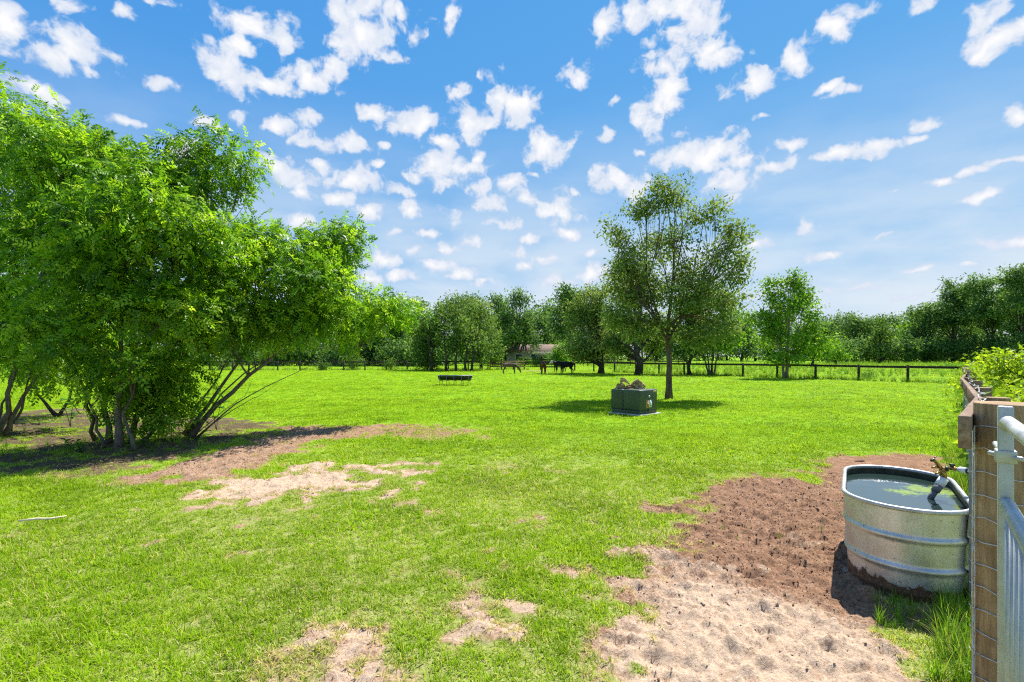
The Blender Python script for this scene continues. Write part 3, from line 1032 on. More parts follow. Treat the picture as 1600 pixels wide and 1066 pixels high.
# broad-leaved weeds and saplings in the thicket
def weed(base, label, h, n, leaf, seed, spread=.5):
    rng = np.random.default_rng(seed)
    base = Vector(base); base.z = hz1(base.x, base.y)
    root = empty('leafy_weed', base, label, 'weed', 'broad-leaved weeds around the shrubs')
    st = MB()
    C = []; A = []
    for s in range(max(1, n // 9)):
        a = rng.uniform(0, 6.28); tip = np.array([math.cos(a) * spread * h * .5, math.sin(a) * spread * h * .5, h * rng.uniform(.7, 1)])
        p = curve((0, 0, -.02), tip, rng.normal(0, .03, 3), 6)
        st.tube(p, np.linspace(.008, .003, 6), 5)
        for k in range(9):
            t = rng.uniform(.3, 1.0); i = t * 5; j = int(min(4, i)); q = p[j] + (p[j + 1] - p[j]) * (i - j)
            b = rng.uniform(0, 6.28)
            C.append(q); A.append((math.cos(b), math.sin(b), rng.uniform(-.2, .5)))
    st.build('stem', M['leaf_weed'], root, True)
    C = np.array(C); A = np.array(A); k = len(C)
    V = []; Q = []
    Ls = leaf * rng.uniform(.7, 1.2, k)
    V, Q = leaf_quads(C, A, np.tile([0, 0, 1.0], (k, 1)) + rng.normal(0, .2, (k, 3)), Ls, Ls * .5)
    for i in range(k):
        me = np_mesh('leaf', V[i * 4:i * 4 + 4], np.array([[0, 1, 2, 3]]), M['leaf_weed'], False, {'tint': np.full(4, rng.random())})
        link(bpy.data.objects.new('leaf', me), root)
    return root


weed(G(338, 672), 'broad-leaved sapling standing beside the leaning stems', 1.0, 18, .20, 61)
weed(G(128, 706), 'low broad-leaved weed in front of the largest shrub', .26, 18, .13, 62, 1.6)
weed(G(235, 700), 'small pale-leaved weed at the right foot of the largest shrub', .42, 27, .10, 63, 1.0)
weed(G(110, 668), 'broad-leaved weed behind the shrub stems near the V-shaped trunk', .75, 18, .17, 64)

# --- the single oak in the middle of the pasture
ob = G(1045, 623)
oD = ob.y
lobesO = px_lobes([(1052, 308, oD, 40, 26), (1008, 338, oD, 30, 26), (1100, 338, oD, 36, 30), (1030, 295, oD, 14, 14), (1130, 360, oD, 22, 18), (962, 368, oD, 20, 14), (1158, 402, oD, 14, 12), (1045, 370, oD, 62, 42), (975, 385, oD, 30, 28), (1125, 385, oD, 36, 36),
                   (1010, 420, oD, 56, 38), (1090, 425, oD, 58, 40), (1145, 430, oD, 20, 30), (985, 455, oD, 46, 32), (1050, 475, oD, 62, 36), (1120, 475, oD, 44, 34),
                   (965, 500, oD, 30, 22), (1010, 515, oD, 46, 24), (1080, 520, oD, 46, 24), (1130, 515, oD, 28, 20)])
ost = [stem([ob - Vector((0, 0, .1)), P(1046, 580, oD), P(1044, 540, oD), P(1046, 490, oD), P(1052, 420, oD), P(1055, 330, oD)], .135, .03, 71, 12),
       stem([P(1045, 540, oD), P(1030, 500, oD), P(1012, 440, oD), P(1000, 360, oD)], .06, .03, 72),
       stem([P(1045, 530, oD), P(1068, 490, oD), P(1085, 430, oD), P(1098, 350, oD)], .06, .03, 73),
       stem([P(1046, 510, oD), P(1090, 470, oD + .4), P(1125, 420, oD + .5), P(1140, 390, oD + .5)], .045, .03, 74),
       stem([P(1044, 520, oD), P(1005, 480, oD - .3), P(980, 430, oD - .3), P(972, 390, oD - .3)], .045, .03, 75)]
grow('oak_tree', 'tall airy oak tree with straight brown trunk behind the green utility box', 'tree', ob, lobesO, M['leaf_oak'], M['bark_brown'],
     [46, 32, 36, 12, 16, 12, 9, 64, 24, 34, 74, 70, 18, 76, 84, 56, 38, 62, 58, 28], 26, .20, .14, .13, ost, .4, 77, shell=2.0, twig_share=.75, wid=.45, sides=10)


# --- mid-distance trees near the back fence
def dense(name, label, base_px, items, mt, bark, per, leaves=26, clump_r=.35, leaf_len=.24, r0=.2, stems=None, seed=0, group='trees along the back fence', **kw):
    b = G(*base_px)
    return grow(name, label, 'tree', b, px_lobes(items), mt, bark, per, leaves, clump_r, leaf_len, r0, stems, .5, seed, group=group, **kw)


dense('oak_tree', 'dense rounded olive tree left of the tall oak, trunk by the fence', (939, 584),
      [(925, 470, 46, 30, 24), (905, 500, 46, 24, 32), (945, 495, 46, 34, 38), (925, 535, 45, 42, 30), (955, 535, 46, 26, 28), (900, 545, 46, 18, 20)],
      M['leaf_olive'], M['bark_dark'], [60, 60, 90, 100, 60, 36], seed=81, r0=.28)
dense('oak_tree', 'dark dense tree straight behind the gap left of the tall oak trunk', (997, 586),
      [(985, 420, 44, 30, 28), (1010, 450, 44, 36, 34), (975, 470, 44, 34, 34), (1000, 515, 43, 42, 34), (970, 540, 43, 26, 22), (1030, 530, 44, 24, 26)],
      M['leaf_olive'], M['bark_dark'], [54, 76, 76, 100, 44, 50], seed=82, r0=.3)
dense('oak_tree', 'dark tree whose thin trunk stands just right of the tall oak trunk', (1078, 586),
      [(1080, 480, 43, 34, 34), (1060, 520, 43, 34, 30), (1100, 510, 43, 30, 30), (1080, 545, 42, 40, 16)],
      M['leaf_dark'], M['bark_dark'], [66, 66, 60, 50], seed=83, r0=.16)
mt_b = G(1111, 586)
dense('crape_myrtle', 'bright green tree with several pale fanning trunks right of the tall oak', (1111, 586),
      [(1120, 465, 42, 28, 26), (1140, 490, 42, 24, 30), (1105, 500, 42, 30, 30), (1140, 530, 42, 28, 24), (1095, 535, 42, 34, 20)],
      M['leaf_bright'], M['bark_grey'], [44, 44, 56, 52, 46], seed=84, r0=.1, stem_name='trunk',
      stems=[stem([mt_b + Vector((dx * .25, 0, -.1)), mt_b + Vector((dx * .7, 0, 1.6)), mt_b + Vector((dx * 1.6, .2, 4.5))], .09, .03, 90 + i) for i, dx in enumerate((-.9, -.35, .2, .8))])
sy = G(1228, 591)
dense('maple_tree', 'green open-crowned tree with forked pale trunk standing at the right rail fence', (1228, 591),
      [(1232, 440, 36, 26, 22), (1205, 455, 36, 18, 22), (1255, 460, 36, 26, 26), (1195, 490, 36, 28, 26), (1235, 490, 36, 40, 28), (1270, 500, 36, 20, 28), (1205, 530, 36, 36, 22),
       (1250, 532, 36, 38, 22), (1225, 553, 36, 34, 12)],
      M['leaf_bright'], M['bark_pale'], [40, 30, 44, 52, 70, 40, 66, 66, 40], 22, .30, .22, .12, seed=86, shell=1.9,
      stems=[stem([sy + Vector((-.12, 0, -.1)), sy + Vector((-.35, 0, 1.8)), P(1222, 520, 36), P(1215, 450, 36)], .10, .03, 95),
             stem([sy + Vector((.1, 0, -.1)), sy + Vector((.12, 0, 1.8)), P(1232, 520, 36), P(1236, 435, 36)], .11, .03, 96),
             stem([sy + Vector((.1, .1, .2)), sy + Vector((.5, 0, 2.2)), P(1250, 510, 36), P(1258, 455, 36)], .07, .03, 97)])
cl = G(706, 580)
dense('oak_tree', 'broad dark tree clump on several trunks behind the black feed trough', (706, 580),
      [(690, 480, 56, 38, 28), (725, 478, 57, 40, 30), (660, 510, 55, 26, 36), (700, 520, 54, 46, 36), (750, 515, 56, 30, 40), (675, 545, 54, 36, 24), (735, 548, 54, 42, 22), (770, 545, 57, 16, 18)],
      M['leaf_dark'], M['bark_dark'], [80, 90, 60, 110, 70, 66, 76, 24], 26, .42, .29, .2, seed=88,
      stems=[stem([cl + Vector((dx, 0, -.1)), cl + Vector((dx * 1.1, 0, 2)), cl + Vector((dx * 1.6, .3, 6))], .17, .04, 100 + i) for i, dx in enumerate((-2.1, -.6, .4, 1.4, 2.1))])
dense('oak_tree', 'pale olive tree with rounded crown against the right side of the dark clump', (752, 577),
      [(742, 475, 62, 22, 18), (758, 505, 62, 24, 30), (765, 535, 62, 18, 22)],
      M['leaf_olive'], M['bark_dark'], [44, 70, 44], 26, .42, .28, .2, seed=89)
dense('young_tree', 'bright yellow-green young tree beside the brown-roofed house', (874, 574),
      [(874, 545, 70, 15, 9), (866, 556, 70, 14, 8), (884, 558, 70, 12, 8)], M['leaf_bright'], M['bark_pale'], [30, 26, 24], 22, .45, .30, .1, seed=90)
dense('tall_tree', 'tall spreading tree with bare dark trunk in front of the house', (811, 570),
      [(810, 470, 82, 22, 20), (792, 500, 82, 20, 24), (826, 500, 82, 18, 28), (812, 525, 82, 26, 18), (840, 530, 82, 14, 16)],
      M['leaf_far'], M['bark_dark'], [44, 50, 50, 44, 24], 24, .55, .40, .4, seed=91)
dense('tall_tree', 'tall dark narrow trees rising left of the olive tree', (888, 572),
      [(885, 458, 78, 18, 20), (900, 480, 78, 20, 26), (878, 495, 78, 16, 28), (895, 525, 78, 24, 26)],
      M['leaf_far'], M['bark_dark'], [46, 54, 46, 60], 24, .6, .42, .4, seed=92)

FARG = 'trees of the wood behind the pasture'
FAR = [
    ('tall green tree showing just right of the left shrubs', (575, 573), [(575, 480, 78, 26, 24), (560, 510, 78, 24, 28), (592, 515, 78, 22, 28), (575, 545, 78, 34, 16)], 'leaf_far'),
    ('mid green tree with round top between the shrubs and dark clump', (622, 572), [(622, 475, 84, 22, 20), (608, 505, 84, 20, 26), (638, 505, 84, 18, 26), (622, 540, 84, 30, 18)], 'leaf_far'),
    ('narrow dark tree just left of the broad dark clump', (652, 572), [(650, 482, 90, 14, 16), (652, 510, 90, 16, 24), (650, 540, 90, 20, 16)], 'leaf_dark'),
    ('tall feathery tree behind the right shoulder of the dark clump', (770, 572), [(770, 470, 88, 18, 18), (760, 500, 88, 18, 24), (782, 505, 88, 18, 26), (772, 540, 88, 26, 18)], 'leaf_far'),
    ('low dark tree behind the house roof', (850, 571), [(848, 510, 105, 14, 18), (860, 525, 105, 14, 18), (845, 535, 105, 18, 14)], 'leaf_far'),
    ('rounded green bush-like tree at the right foot of the open-crowned tree', (1270, 570), [(1262, 540, 68, 20, 16), (1282, 545, 68, 18, 16)], 'leaf_bright'),
    ('small pale tree standing in the far meadow', (1305, 567), [(1303, 548, 80, 10, 12), (1308, 555, 80, 12, 8)], 'leaf_bright'),
    ('distant round-topped tree left of the cone-shaped tree', (1335, 566), [(1330, 515, 120, 24, 18), (1350, 505, 120, 22, 20), (1322, 535, 120, 24, 20), (1352, 538, 120, 22, 18)], 'leaf_far'),
    ('cone-shaped green tree at the edge of the meadow', (1376, 566), [(1376, 512, 95, 8, 10), (1376, 528, 95, 14, 14), (1376, 546, 95, 22, 14), (1362, 550, 95, 14, 10), (1390, 550, 95, 14, 10)], 'leaf_dark'),
    ('bright tree just right of the cone-shaped tree', (1412, 566), [(1408, 525, 105, 14, 20), (1418, 510, 105, 14, 14), (1414, 545, 105, 18, 16)], 'leaf_bright'),
    ('mid-sized green tree where the right wood begins to rise', (1448, 567), [(1440, 490, 100, 20, 16), (1455, 505, 100, 22, 22), (1435, 525, 100, 22, 22), (1455, 540, 100, 26, 20)], 'leaf_far'),
    ('tall rounded tree left of centre in the right-hand wood', (1490, 567), [(1482, 455, 98, 24, 20), (1505, 465, 98, 24, 24), (1475, 490, 98, 24, 26), (1502, 510, 98, 28, 28), (1485, 540, 98, 34, 18)], 'leaf_far'),
    ('big tree with billowing crown above the watermark-free gap in the right wood', (1548, 568), [(1540, 445, 92, 28, 22), (1562, 460, 92, 26, 26), (1530, 485, 92, 24, 26), (1558, 505, 92, 30, 30), (1540, 540, 92, 36, 18)], 'leaf_far'),
    ('tallest tree of the right wood at the right edge of the picture', (1600, 568), [(1590, 430, 86, 28, 22), (1612, 445, 86, 28, 28), (1580, 470, 86, 24, 26), (1605, 500, 86, 32, 32), (1595, 540, 86, 38, 20)], 'leaf_far'),
]
FAR[12] = ('big tree with billowing crown between the two tallest trees of the right wood',) + FAR[12][1:]
for i, (lab, bp, items, mk) in enumerate(FAR):
    d = items[0][2]
    b = P(bp[0], HZ, d); b.z = 0
    grow('tree', lab, 'tree', b, px_lobes(items), M[mk], M['bark_dark'], [max(12, int(it[3] * it[4] / 13)) for it in items], 34, d * .0066, d * .0050, d * .0035, None, .5, 200 + i,
         group=FARG, twig_share=.2, sides=6)

# --- the wood behind, one unbroken mass
wl_, wt_ = [], MB()
rw = np.random.default_rng(5)
spec = []
for x in range(-420, 600, 30): spec.append((x, rw.uniform(452, 478), rw.uniform(92, 118)))
for x in range(550, 960, 20): spec.append((x, rw.uniform(455, 486), rw.uniform(100, 125)))
for x in range(960, 1320, 22): spec.append((x, rw.uniform(488, 516), rw.uniform(125, 150)))
for x in range(1280, 1430, 17): spec.append((x, rw.uniform(486, 510), rw.uniform(125, 145)))
for x in range(1420, 2150, 24): spec.append((x, max(395, 478 - (x - 1420) * .42) + rw.uniform(0, 20), rw.uniform(104, 124)))
for (x, top, d) in spec:
    hpx = HZ - top
    for k in range(4):
        px_ = x + rw.uniform(-20, 20); py_ = top + hpx * (.18 + .2 * k) ; kk = d / FPX
        wl_.append((P(px_, py_, d + rw.uniform(-3, 3)), (rw.uniform(16, 24) * kk, 4.0, hpx * .2 * kk)))
    b = P(x, HZ, d); b.z = hz1(b.x, b.y)
    wt_.tube(curve(b, P(x, top + hpx * .3, d), rw.normal(0, .2, 3), 5), np.linspace(.35, .12, 5), 6)
# undergrowth that closes the foot of the wood
for x in range(-420, 2150, 22):
    d = rw.uniform(108, 120) if x < 600 or x > 1420 else rw.uniform(140, 150)
    c = P(x, HZ, d); c.z = rw.uniform(1.0, 2.4) + .4
    wl_.append((c, (3.4, 2.0, rw.uniform(1.6, 3.2))))
for x in range(330, 700, 13):
    d = rw.uniform(74, 84)
    c = P(x, HZ, d); c.z = rw.uniform(.8, 2.6)
    wl_.append((c, (2.0, 1.6, rw.uniform(1.3, 2.6))))
for x in list(range(380, 800, 15)) + list(range(888, 960, 15)) + list(range(1290, 2150, 17)):
    d = rw.uniform(94, 104)
    c = P(x, HZ, d); c.z = rw.uniform(1.2, 3.4) + .3
    wl_.append((c, (2.6, 1.8, rw.uniform(1.6, 3.4))))
fw, _, _ = make_foliage('wood_foliage', wl_, 17, 30, .8, .60, M['leaf_far'], None, seed=300)
fw.name = 'far_wood'
tag(fw, 'continuous dark wood closing off the far side of the pasture', 'wood', kind='stuff')
tr = wt_.build('trunks', M['bark_dark'], fw, True)
tag(tr, kind='stuff')

# bushes and weeds along the fences
def bush(px, py, d, rx, ry, label, mk, seed, n=26, ll=.16, grp='bushes along the back fence', cat='bush', name='bush'):
    b = P(px, HZ, d); b.z = 0
    k = d / FPX
    lob = [(Vector((b.x + q * rx * k * .5, b.y, ry * k * (.55 if q else .75))), (rx * k * .55, rx * k * .55, ry * k * (.5 if q else .6))) for q in (-1, 0, 1)]
    return grow(name, label, cat, b, lob, M[mk], M['bark_dark'], n, 20, .16 * (1 + d / 60), ll, .04, None, .6, seed, group=grp, twig_share=.2, sides=5)


bush(552, 575, 57, 15, 22, 'round bush behind the back fence at the end of the bare twigs', 'leaf_dark', 401)
bush(610, 575, 56, 9, 14, 'thin weedy bush at the back fence left of the dark clump', 'leaf_dark', 402, 14)
bush(345, 575, 55, 26, 18, 'low wide bush on the back fence seen under the leaning shrub', 'leaf_dark', 403)
bush(505, 575, 55, 8, 12, 'smallest bush at the back fence near the hanging leaves', 'leaf_dark', 404, 12)
bush(672, 577, 55, 12, 16, 'dark bush at the left foot of the broad dark clump', 'leaf_dark', 405, 18)
bush(838, 569, 72, 6, 10, 'dark round bush beside the trunk in front of the house', 'leaf_dark', 406, 14)
bush(822, 569, 84, 11, 9, 'light green bush under the left end of the house roof', 'leaf_bright', 420, 20, .25)
bush(862, 569, 86, 10, 8, 'green bush hiding the right end of the house wall', 'leaf_far', 421, 20, .25)
bush(848, 568, 88, 8, 13, 'dark leafy tree top hanging over the middle of the house', 'leaf_far', 422, 24, .28)
bush(1356, 592, 34.5, 6, 8, 'small weed tuft just beyond the right rail fence', 'leaf_bright', 407, 8, .12)
bush(1480, 566, 60, 14, 6, 'low weeds in the meadow beyond the right rail fence', 'leaf_bright', 408, 10, .2)
grow('lime_shrub', 'tall yellow-green shrub behind the near plank fence', 'shrub', (9.05, 8.85, 0),
     [(Vector((9.1, 8.9, 1.35)), (.55, .5, .38)), (Vector((8.75, 8.8, 1.55)), (.35, .4, .25)), (Vector((9.5, 9.1, 1.25)), (.45, .4, .4)), (Vector((9.0, 9.0, .8)), (.5, .4, .4)), (Vector((9.9, 9.0, 1.0)), (.5, .4, .55))],
     M['leaf_lime'], M['bark_dark'], [70, 34, 50, 40, 50], 14, .11, .085, .04, seed=410, stem_name='stem')
hl = []
for d, top in [(3.9, 1.12), (4.5, 1.2), (5.2, 1.2), (6.0, 1.15), (6.9, 1.12), (7.9, 1.1), (8.8, 1.0), (10.2, 1.15), (11.6, 1.2), (13.2, 1.2), (15, 1.2), (17, 1.15), (19.5, 1.15), (22, 1.1), (25, 1.1)]:
    for off, tt in ((.62, top), (1.25, top * 1.08), (2.0, top * 1.0)):
        hl.append((Vector((d * .93 + off + .1, d - .1, tt * .55 + RNG.normal(0, .04))), (.42 + d * .012, .5 + d * .04, tt * .5)))
grow('hedge', 'low yellow-green hedge growing along the outside of the near plank fence', 'hedge', (7.6, 6.9, 0), hl, M['leaf_lime'], M['bark_dark'], 58, 13, .12, .085, .035,
     stems=[(np.array([(d * .93 + 1.2, d, -.05), (d * .93 + 1.25, d, .3), (d * .93 + 1.2, d, .6)]), .03) for d in (4.2, 6, 8, 10.5, 13, 16, 20, 24)],
     seed=411, stem_name='stem', twig_share=.08, sides=5)

# ------------------------------------------------------------------ fences
M['wire_dark'] = plain_mat('wire_dark', (.10, .10, .09), .8, 0, .1, .2)


def board(name, a, b, w, h, mt, parent, bevel=0.0, off=None):
    mb = MB(); mb.beam(a, b, w, h)
    o = mb.build(name, mt, parent, bevel=bevel)
    if off is not None: o.data.transform(Matrix.Translation(-Vector(off)))
    return o


def back_fence(label, line, spacing, top, mt, rails=(1.0,), post=.155, wires=True, jit=.03, seed=0):
    rng = np.random.default_rng(seed)
    root = empty('rail_fence', (line[0].x, line[0].y, 0), label, 'fence')
    o0 = Vector((line[0].x, line[0].y, 0))
    posts = []
    for a, b in zip(line[:-1], line[1:]):
        n = max(1, round((b - a).length / spacing))
        posts += [a + (b - a) * (i / n) for i in range(n)]
    posts.append(line[-1])
    pm = MB(); pm.tube([(0, 0, -.3), (0, 0, top + .04)], post / 2, 9)
    pme = pm.mesh('post', mt)
    for q in posts:
        o = link(bpy.data.objects.new('post', pme), root)
        z = hz1(q.x, q.y)
        o.location = (q.x - o0.x, q.y - o0.y, z + rng.normal(0, .015)); o.rotation_euler = (rng.normal(0, .012), rng.normal(0, .012), rng.uniform(0, 6))
    wr = MB()
    for a, b in zip(posts[:-1], posts[1:]):
        za, zb = hz1(a.x, a.y), hz1(b.x, b.y)
        t = (b - a).normalized(); sd = Vector((t.y, -t.x, 0)) * (post / 2 + .02)
        for r in rails:
            j0, j1 = rng.normal(0, .008, 2)
            board('rail', a + sd + Vector((0, 0, za + top * r - .07 + j0)), b + sd - t * .01 + Vector((0, 0, zb + top * r - .07 + j1)), .04, .14, mt, root, off=o0)
        if wires:
            for h in np.arange(.12, top - .12, .15):
                wr.tube([a - sd * .9 + Vector((0, 0, za + h)), b - sd * .9 + Vector((0, 0, zb + h))], .004, 3, False)
            for s in np.arange(0, 1, .125):
                q = a + (b - a) * s - sd * .9
                wr.tube([q + Vector((0, 0, za + .1)), q + Vector((0, 0, za + top - .12))], .0025, 3, False)
    if wr.n:
        o = wr.build('wire_mesh', M['wire_dark'], root); o.data.transform(Matrix.Translation(-o0))
    return root


corner = Vector((26.3, 28.3, 0))
farR = Vector((10.3, 48.8, 0))
farM = Vector((3.4, 57.5, 0))
back_fence('dark rail fence slanting from the right corner to the cattle at the back', [corner, farR, farM], 2.5, 1.02, M['fence_dark'], seed=1)
back_fence('dark rail fence along the back of the pasture left of the board gate', [Vector((-2.85, 58.0, 0)), Vector((-21.5, 55.0, 0)), Vector((-62, 51, 0))], 2.46, 1.05, M['fence_dark'], seed=2)
back_fence('distant dark fence behind the cattle', [Vector((2.0, 76, 0)), Vector((14.0, 74, 0)), Vector((30, 82, 0))], 2.5, 1.15, M['fence_dark'], (1.0, .62), wires=False, seed=3)

# board gate panel beside the grazing donkey
gr = empty('board_gate', (-2.6, 57.6, 0), 'brown three-board wooden gate behind the grazing donkey', 'gate')
for i, x in enumerate((0, 1.35, 2.75, 4.05)):
    mb = MB(); mb.box((x, 0, .58), (.13, .13, 1.3)); mb.build('post', M['fence_dark'], gr)
for z in (.38, .68, .98):
    mb = MB(); mb.beam((-.05, -.09, z), (4.1, -.09, z), .04, .15); mb.build('board', M['post_wood'], gr)

# near plank fence on the right with welded wire
NR = [(1.935, 2.08, 1.345), (2.53, 2.70, 1.335), (3.87, 4.10, 1.30), (5.55, 5.92, 1.25), (8.1, 8.7, 1.20), (11.4, 12.2, 1.15), (16.2, 17.4, 1.11), (21.3, 23.0, 1.08), (26.2, 28.2, 1.05)]
nr = np.array(NR)


def rail_at(y):
    return Vector((float(np.interp(y, nr[:, 1], nr[:, 0])), y, float(np.interp(y, nr[:, 1], nr[:, 2]))))


fdir = Vector((.684, .729, 0)).normalized()
fright = Vector((fdir.y, -fdir.x, 0))
nf = empty('plank_fence', (2.2, 2.2, 0), 'weathered plank fence with round posts and welded wire beside the trough', 'fence')
o0 = Vector((2.2, 2.2, 0))
ys = [2.08, 3.75, 5.5, 7.3, 9.1, 10.9, 12.7, 14.5, 16.3, 18.1, 19.9, 21.7, 23.5, 25.3, 27.1, 28.2]
wig = np.random.default_rng(3)
jp = []
for i, y in enumerate(ys):
    q = rail_at(y)
    jp.append(q + fright * (0 if i == 0 else wig.normal(0, .022)) + Vector((0, 0, wig.normal(0, .008) if i else 0)))
for a, b in zip(jp[:-1], jp[1:]):
    board('rail', a - Vector((0, 0, .07)), b - Vector((0, 0, .07)) - (b - a).normalized() * .004, .042, .14, M['rail_wood'], nf, .004, o0)
for i, y in enumerate(ys[1:]):
    q = jp[i + 1]; r = .078
    mb = MB()
    nseg = 14; a = np.linspace(0, 2 * math.pi, nseg, endpoint=False)
    mb.tube([(0, 0, -.3), (0, 0, .5), (0, 0, q.z + wig.uniform(-.01, .025))], [r, r, r * .98], 14)
    o = mb.build('post', M['post_wood'], nf, bevel=.004)
    c = q + fright * (r + .024)
    o.location = (c.x - o0.x, c.y - o0.y, 0); o.rotation_euler = (wig.normal(0, .01), wig.normal(0, .01), wig.uniform(0, 6))
# gate post, thick and taller
mb = MB(); mb.tube([(0.0, 0, -.3), (.0, 0, .7), (.0, 0, 1.392)], [.122, .119, .115], 28)
gp_ = mb.build('gate_post', M['post_wood'], nf, bevel=.005)
gpc = Vector((2.205, 2.16, 0))
gp_.location = gpc - o0; gp_['label'] = 'thick round gate post'
# welded wire
wm = MB()
wl0 = [jp[0] + fright * .025 - fdir * .0] + [q + fright * .026 for q in jp[1:]]
for h in np.arange(.06, 1.26, .102):
    pts = []
    for q in wl0:
        pts.append((q.x + wig.normal(0, .004), q.y + wig.normal(0, .004), min(h, q.z - .03) * q.z / 1.34 if q.y > 6 else h + wig.normal(0, .006)))
    wm.tube(pts, .0021, 4, False)
L_ = 0.0
for a, b in zip(wl0[:-1], wl0[1:]):
    n = int((b - a).length / (.155 if a.y < 12 else .31))
    for k in range(n):
        q = a + (b - a) * (k / n)
        wm.tube([(q.x, q.y, .03), (q.x + wig.normal(0, .01), q.y, q.z * .5), (q.x, q.y, q.z - .06)], .0019, 4, False)
# ends of the mesh wrapped round the gate post
for h in np.arange(.06, 1.31, .102):
    pts = []
    for t in np.linspace(math.pi * .55, math.pi * 1.55, 8):
        v = -fright * math.cos(t + math.pi) * .127
        ang = math.atan2(fdir.y, fdir.x) + math.pi * .5 + (t - math.pi * .55)
        pts.append((gpc.x + .1275 * math.cos(ang), gpc.y + .1275 * math.sin(ang), h + .01 * math.sin(t * 3) + wig.normal(0, .004)))
    wm.tube(pts, .0022, 4, False)
for ang_ in (.55, 1.5, 2.6):
    ang = math.atan2(fdir.y, fdir.x) + math.pi * .5 + ang_
    wm.tube([(gpc.x + .128 * math.cos(ang), gpc.y + .128 * math.sin(ang), z) for z in (.02, .4, .8, 1.29)], .0021, 4, False)
# loose top strand
pts = []
for i, y in enumerate(np.arange(2.45, 12, .22)):
    q = rail_at(y) + fright * (.055 + wig.normal(0, .014)); pts.append((q.x, q.y, q.z + .012 + wig.normal(0, .008)))
wm.tube(pts, .0028, 5, False)
o = wm.build('wire_mesh', M['wire'], nf, True); o.data.transform(Matrix.Translation(-o0))
# grey batten that carries the water pipe
gb = P(1521, 800, 3.12); gb = Vector((gb.x, gb.y, 0))
mb = MB(); mb.box((0, 0, .54), (.045, .045, 1.2), Matrix.Rotation(math.atan2(fdir.y, fdir.x), 4, 'Z'))
o = mb.build('batten', M['grey_wood'], nf, bevel=.003); o.location = gb - o0
o['label'] = 'grey weathered batten'

# galvanised tube gate hung on the gate post
m, nt = mat('galvanised'); N = NT(nt)
g = N.n('ShaderNodeTexCoord').outputs['Object']
vor = N.n('ShaderNodeTexVoronoi', {'Vector': g, 'Scale': 55.0}).outputs['Distance']
ns = N.noise(g, 9, 5, .6)
str_ = N.noise(N.n('ShaderNodeMapping', {'Vector': g, 'Scale': (22, 22, 1.2)}).outputs[0], 1.5, 4, .6)
col = N.mix(N.mr(ns, .35, .7), (.36, .37, .37), (.58, .59, .59))
col = N.mix(N.mr(vor, .2, .6, 0, .25), col, (.42, .43, .44))
col = N.mix(N.mr(str_, .55, .75, 0, .35), col, (.40, .38, .33))
N.out(N.pbsdf(col, N.mr(ns, .3, .7, .40, .62), .55, .5, N.bump(ns, .08, .004)))
M['galv'] = m
gate = empty('tube_gate', (1.585, 1.562, 0), 'galvanised tube gate at the right edge beside the thick post', 'gate')
gd = -Vector((.647, .762, 0)).normalized(); glen = 1.15
def gpt(s, z): return Vector((gd.x * s, gd.y * s, z))
mb = MB(); mb.box((0, 0, .76), (.036, .036, 1.36), Matrix.Rotation(math.atan2(gd.y, gd.x), 4, 'Z')); mb.build('upright', M['galv'], gate, bevel=.004)
mb = MB(); mb.box(gpt(glen, .76), (.036, .036, 1.36), Matrix.Rotation(math.atan2(gd.y, gd.x), 4, 'Z')); mb.build('upright', M['galv'], gate, bevel=.004)
for z in (1.395, 1.135, .14):
    mb = MB(); mb.tube([gpt(.03, z - (.012 if z > 1.3 else 0)), gpt(.07, z), gpt(glen * .5, z), gpt(glen - .03, z)], .0195, 16)
    mb.build('top_tube' if z > 1.3 else 'cross_tube', M['galv'], gate, True)
for k in range(11):
    mb = MB(); mb.tube([gpt(.085 + k * .095, .15), gpt(.085 + k * .095, 1.125)], .0095, 10); mb.build('picket', M['galv'], gate, True)
for z in (1.28, .35):
    mb = MB()
    mb.box(Vector((.0, .0, z)), (.05, .05, .04), Matrix.Rotation(math.atan2(gd.y, gd.x), 4, 'Z'))
    mb.tube([gpt(-.03, z), gpt(-.30, z)], .009, 8)
    mb.tube([Vector((.0, -.055, z)), Vector((0, .055, z))], .008, 8)
    mb.build('hinge', M['galv'], gate, bevel=.003)

# ------------------------------------------------------------------ stock tank
m, nt = mat('tank_steel'); N = NT(nt)
g = N.n('ShaderNodeTexCoord').outputs['Object']
sp = N.n('ShaderNodeSeparateXYZ', {0: g}).outputs
ns = N.noise(g, 5, 5, .6); vor = N.n('ShaderNodeTexVoronoi', {'Vector': g, 'Scale': 38.0}).outputs['Color']
vs = N.n('ShaderNodeSeparateColor', {0: vor}).outputs[0]
streak = N.noise(N.n('ShaderNodeMapping', {'Vector': g, 'Scale': (14, 14, .8)}).outputs[0], 1.4, 4, .6)
col = N.mix(N.mr(ns, .35, .7), (.46, .465, .46), (.68, .69, .69))
col = N.mix(N.math('MULTIPLY', vs, .22), col, (.42, .43, .43))
col = N.mix(N.mr(streak, .52, .78, 0, .45), col, (.33, .30, .24))
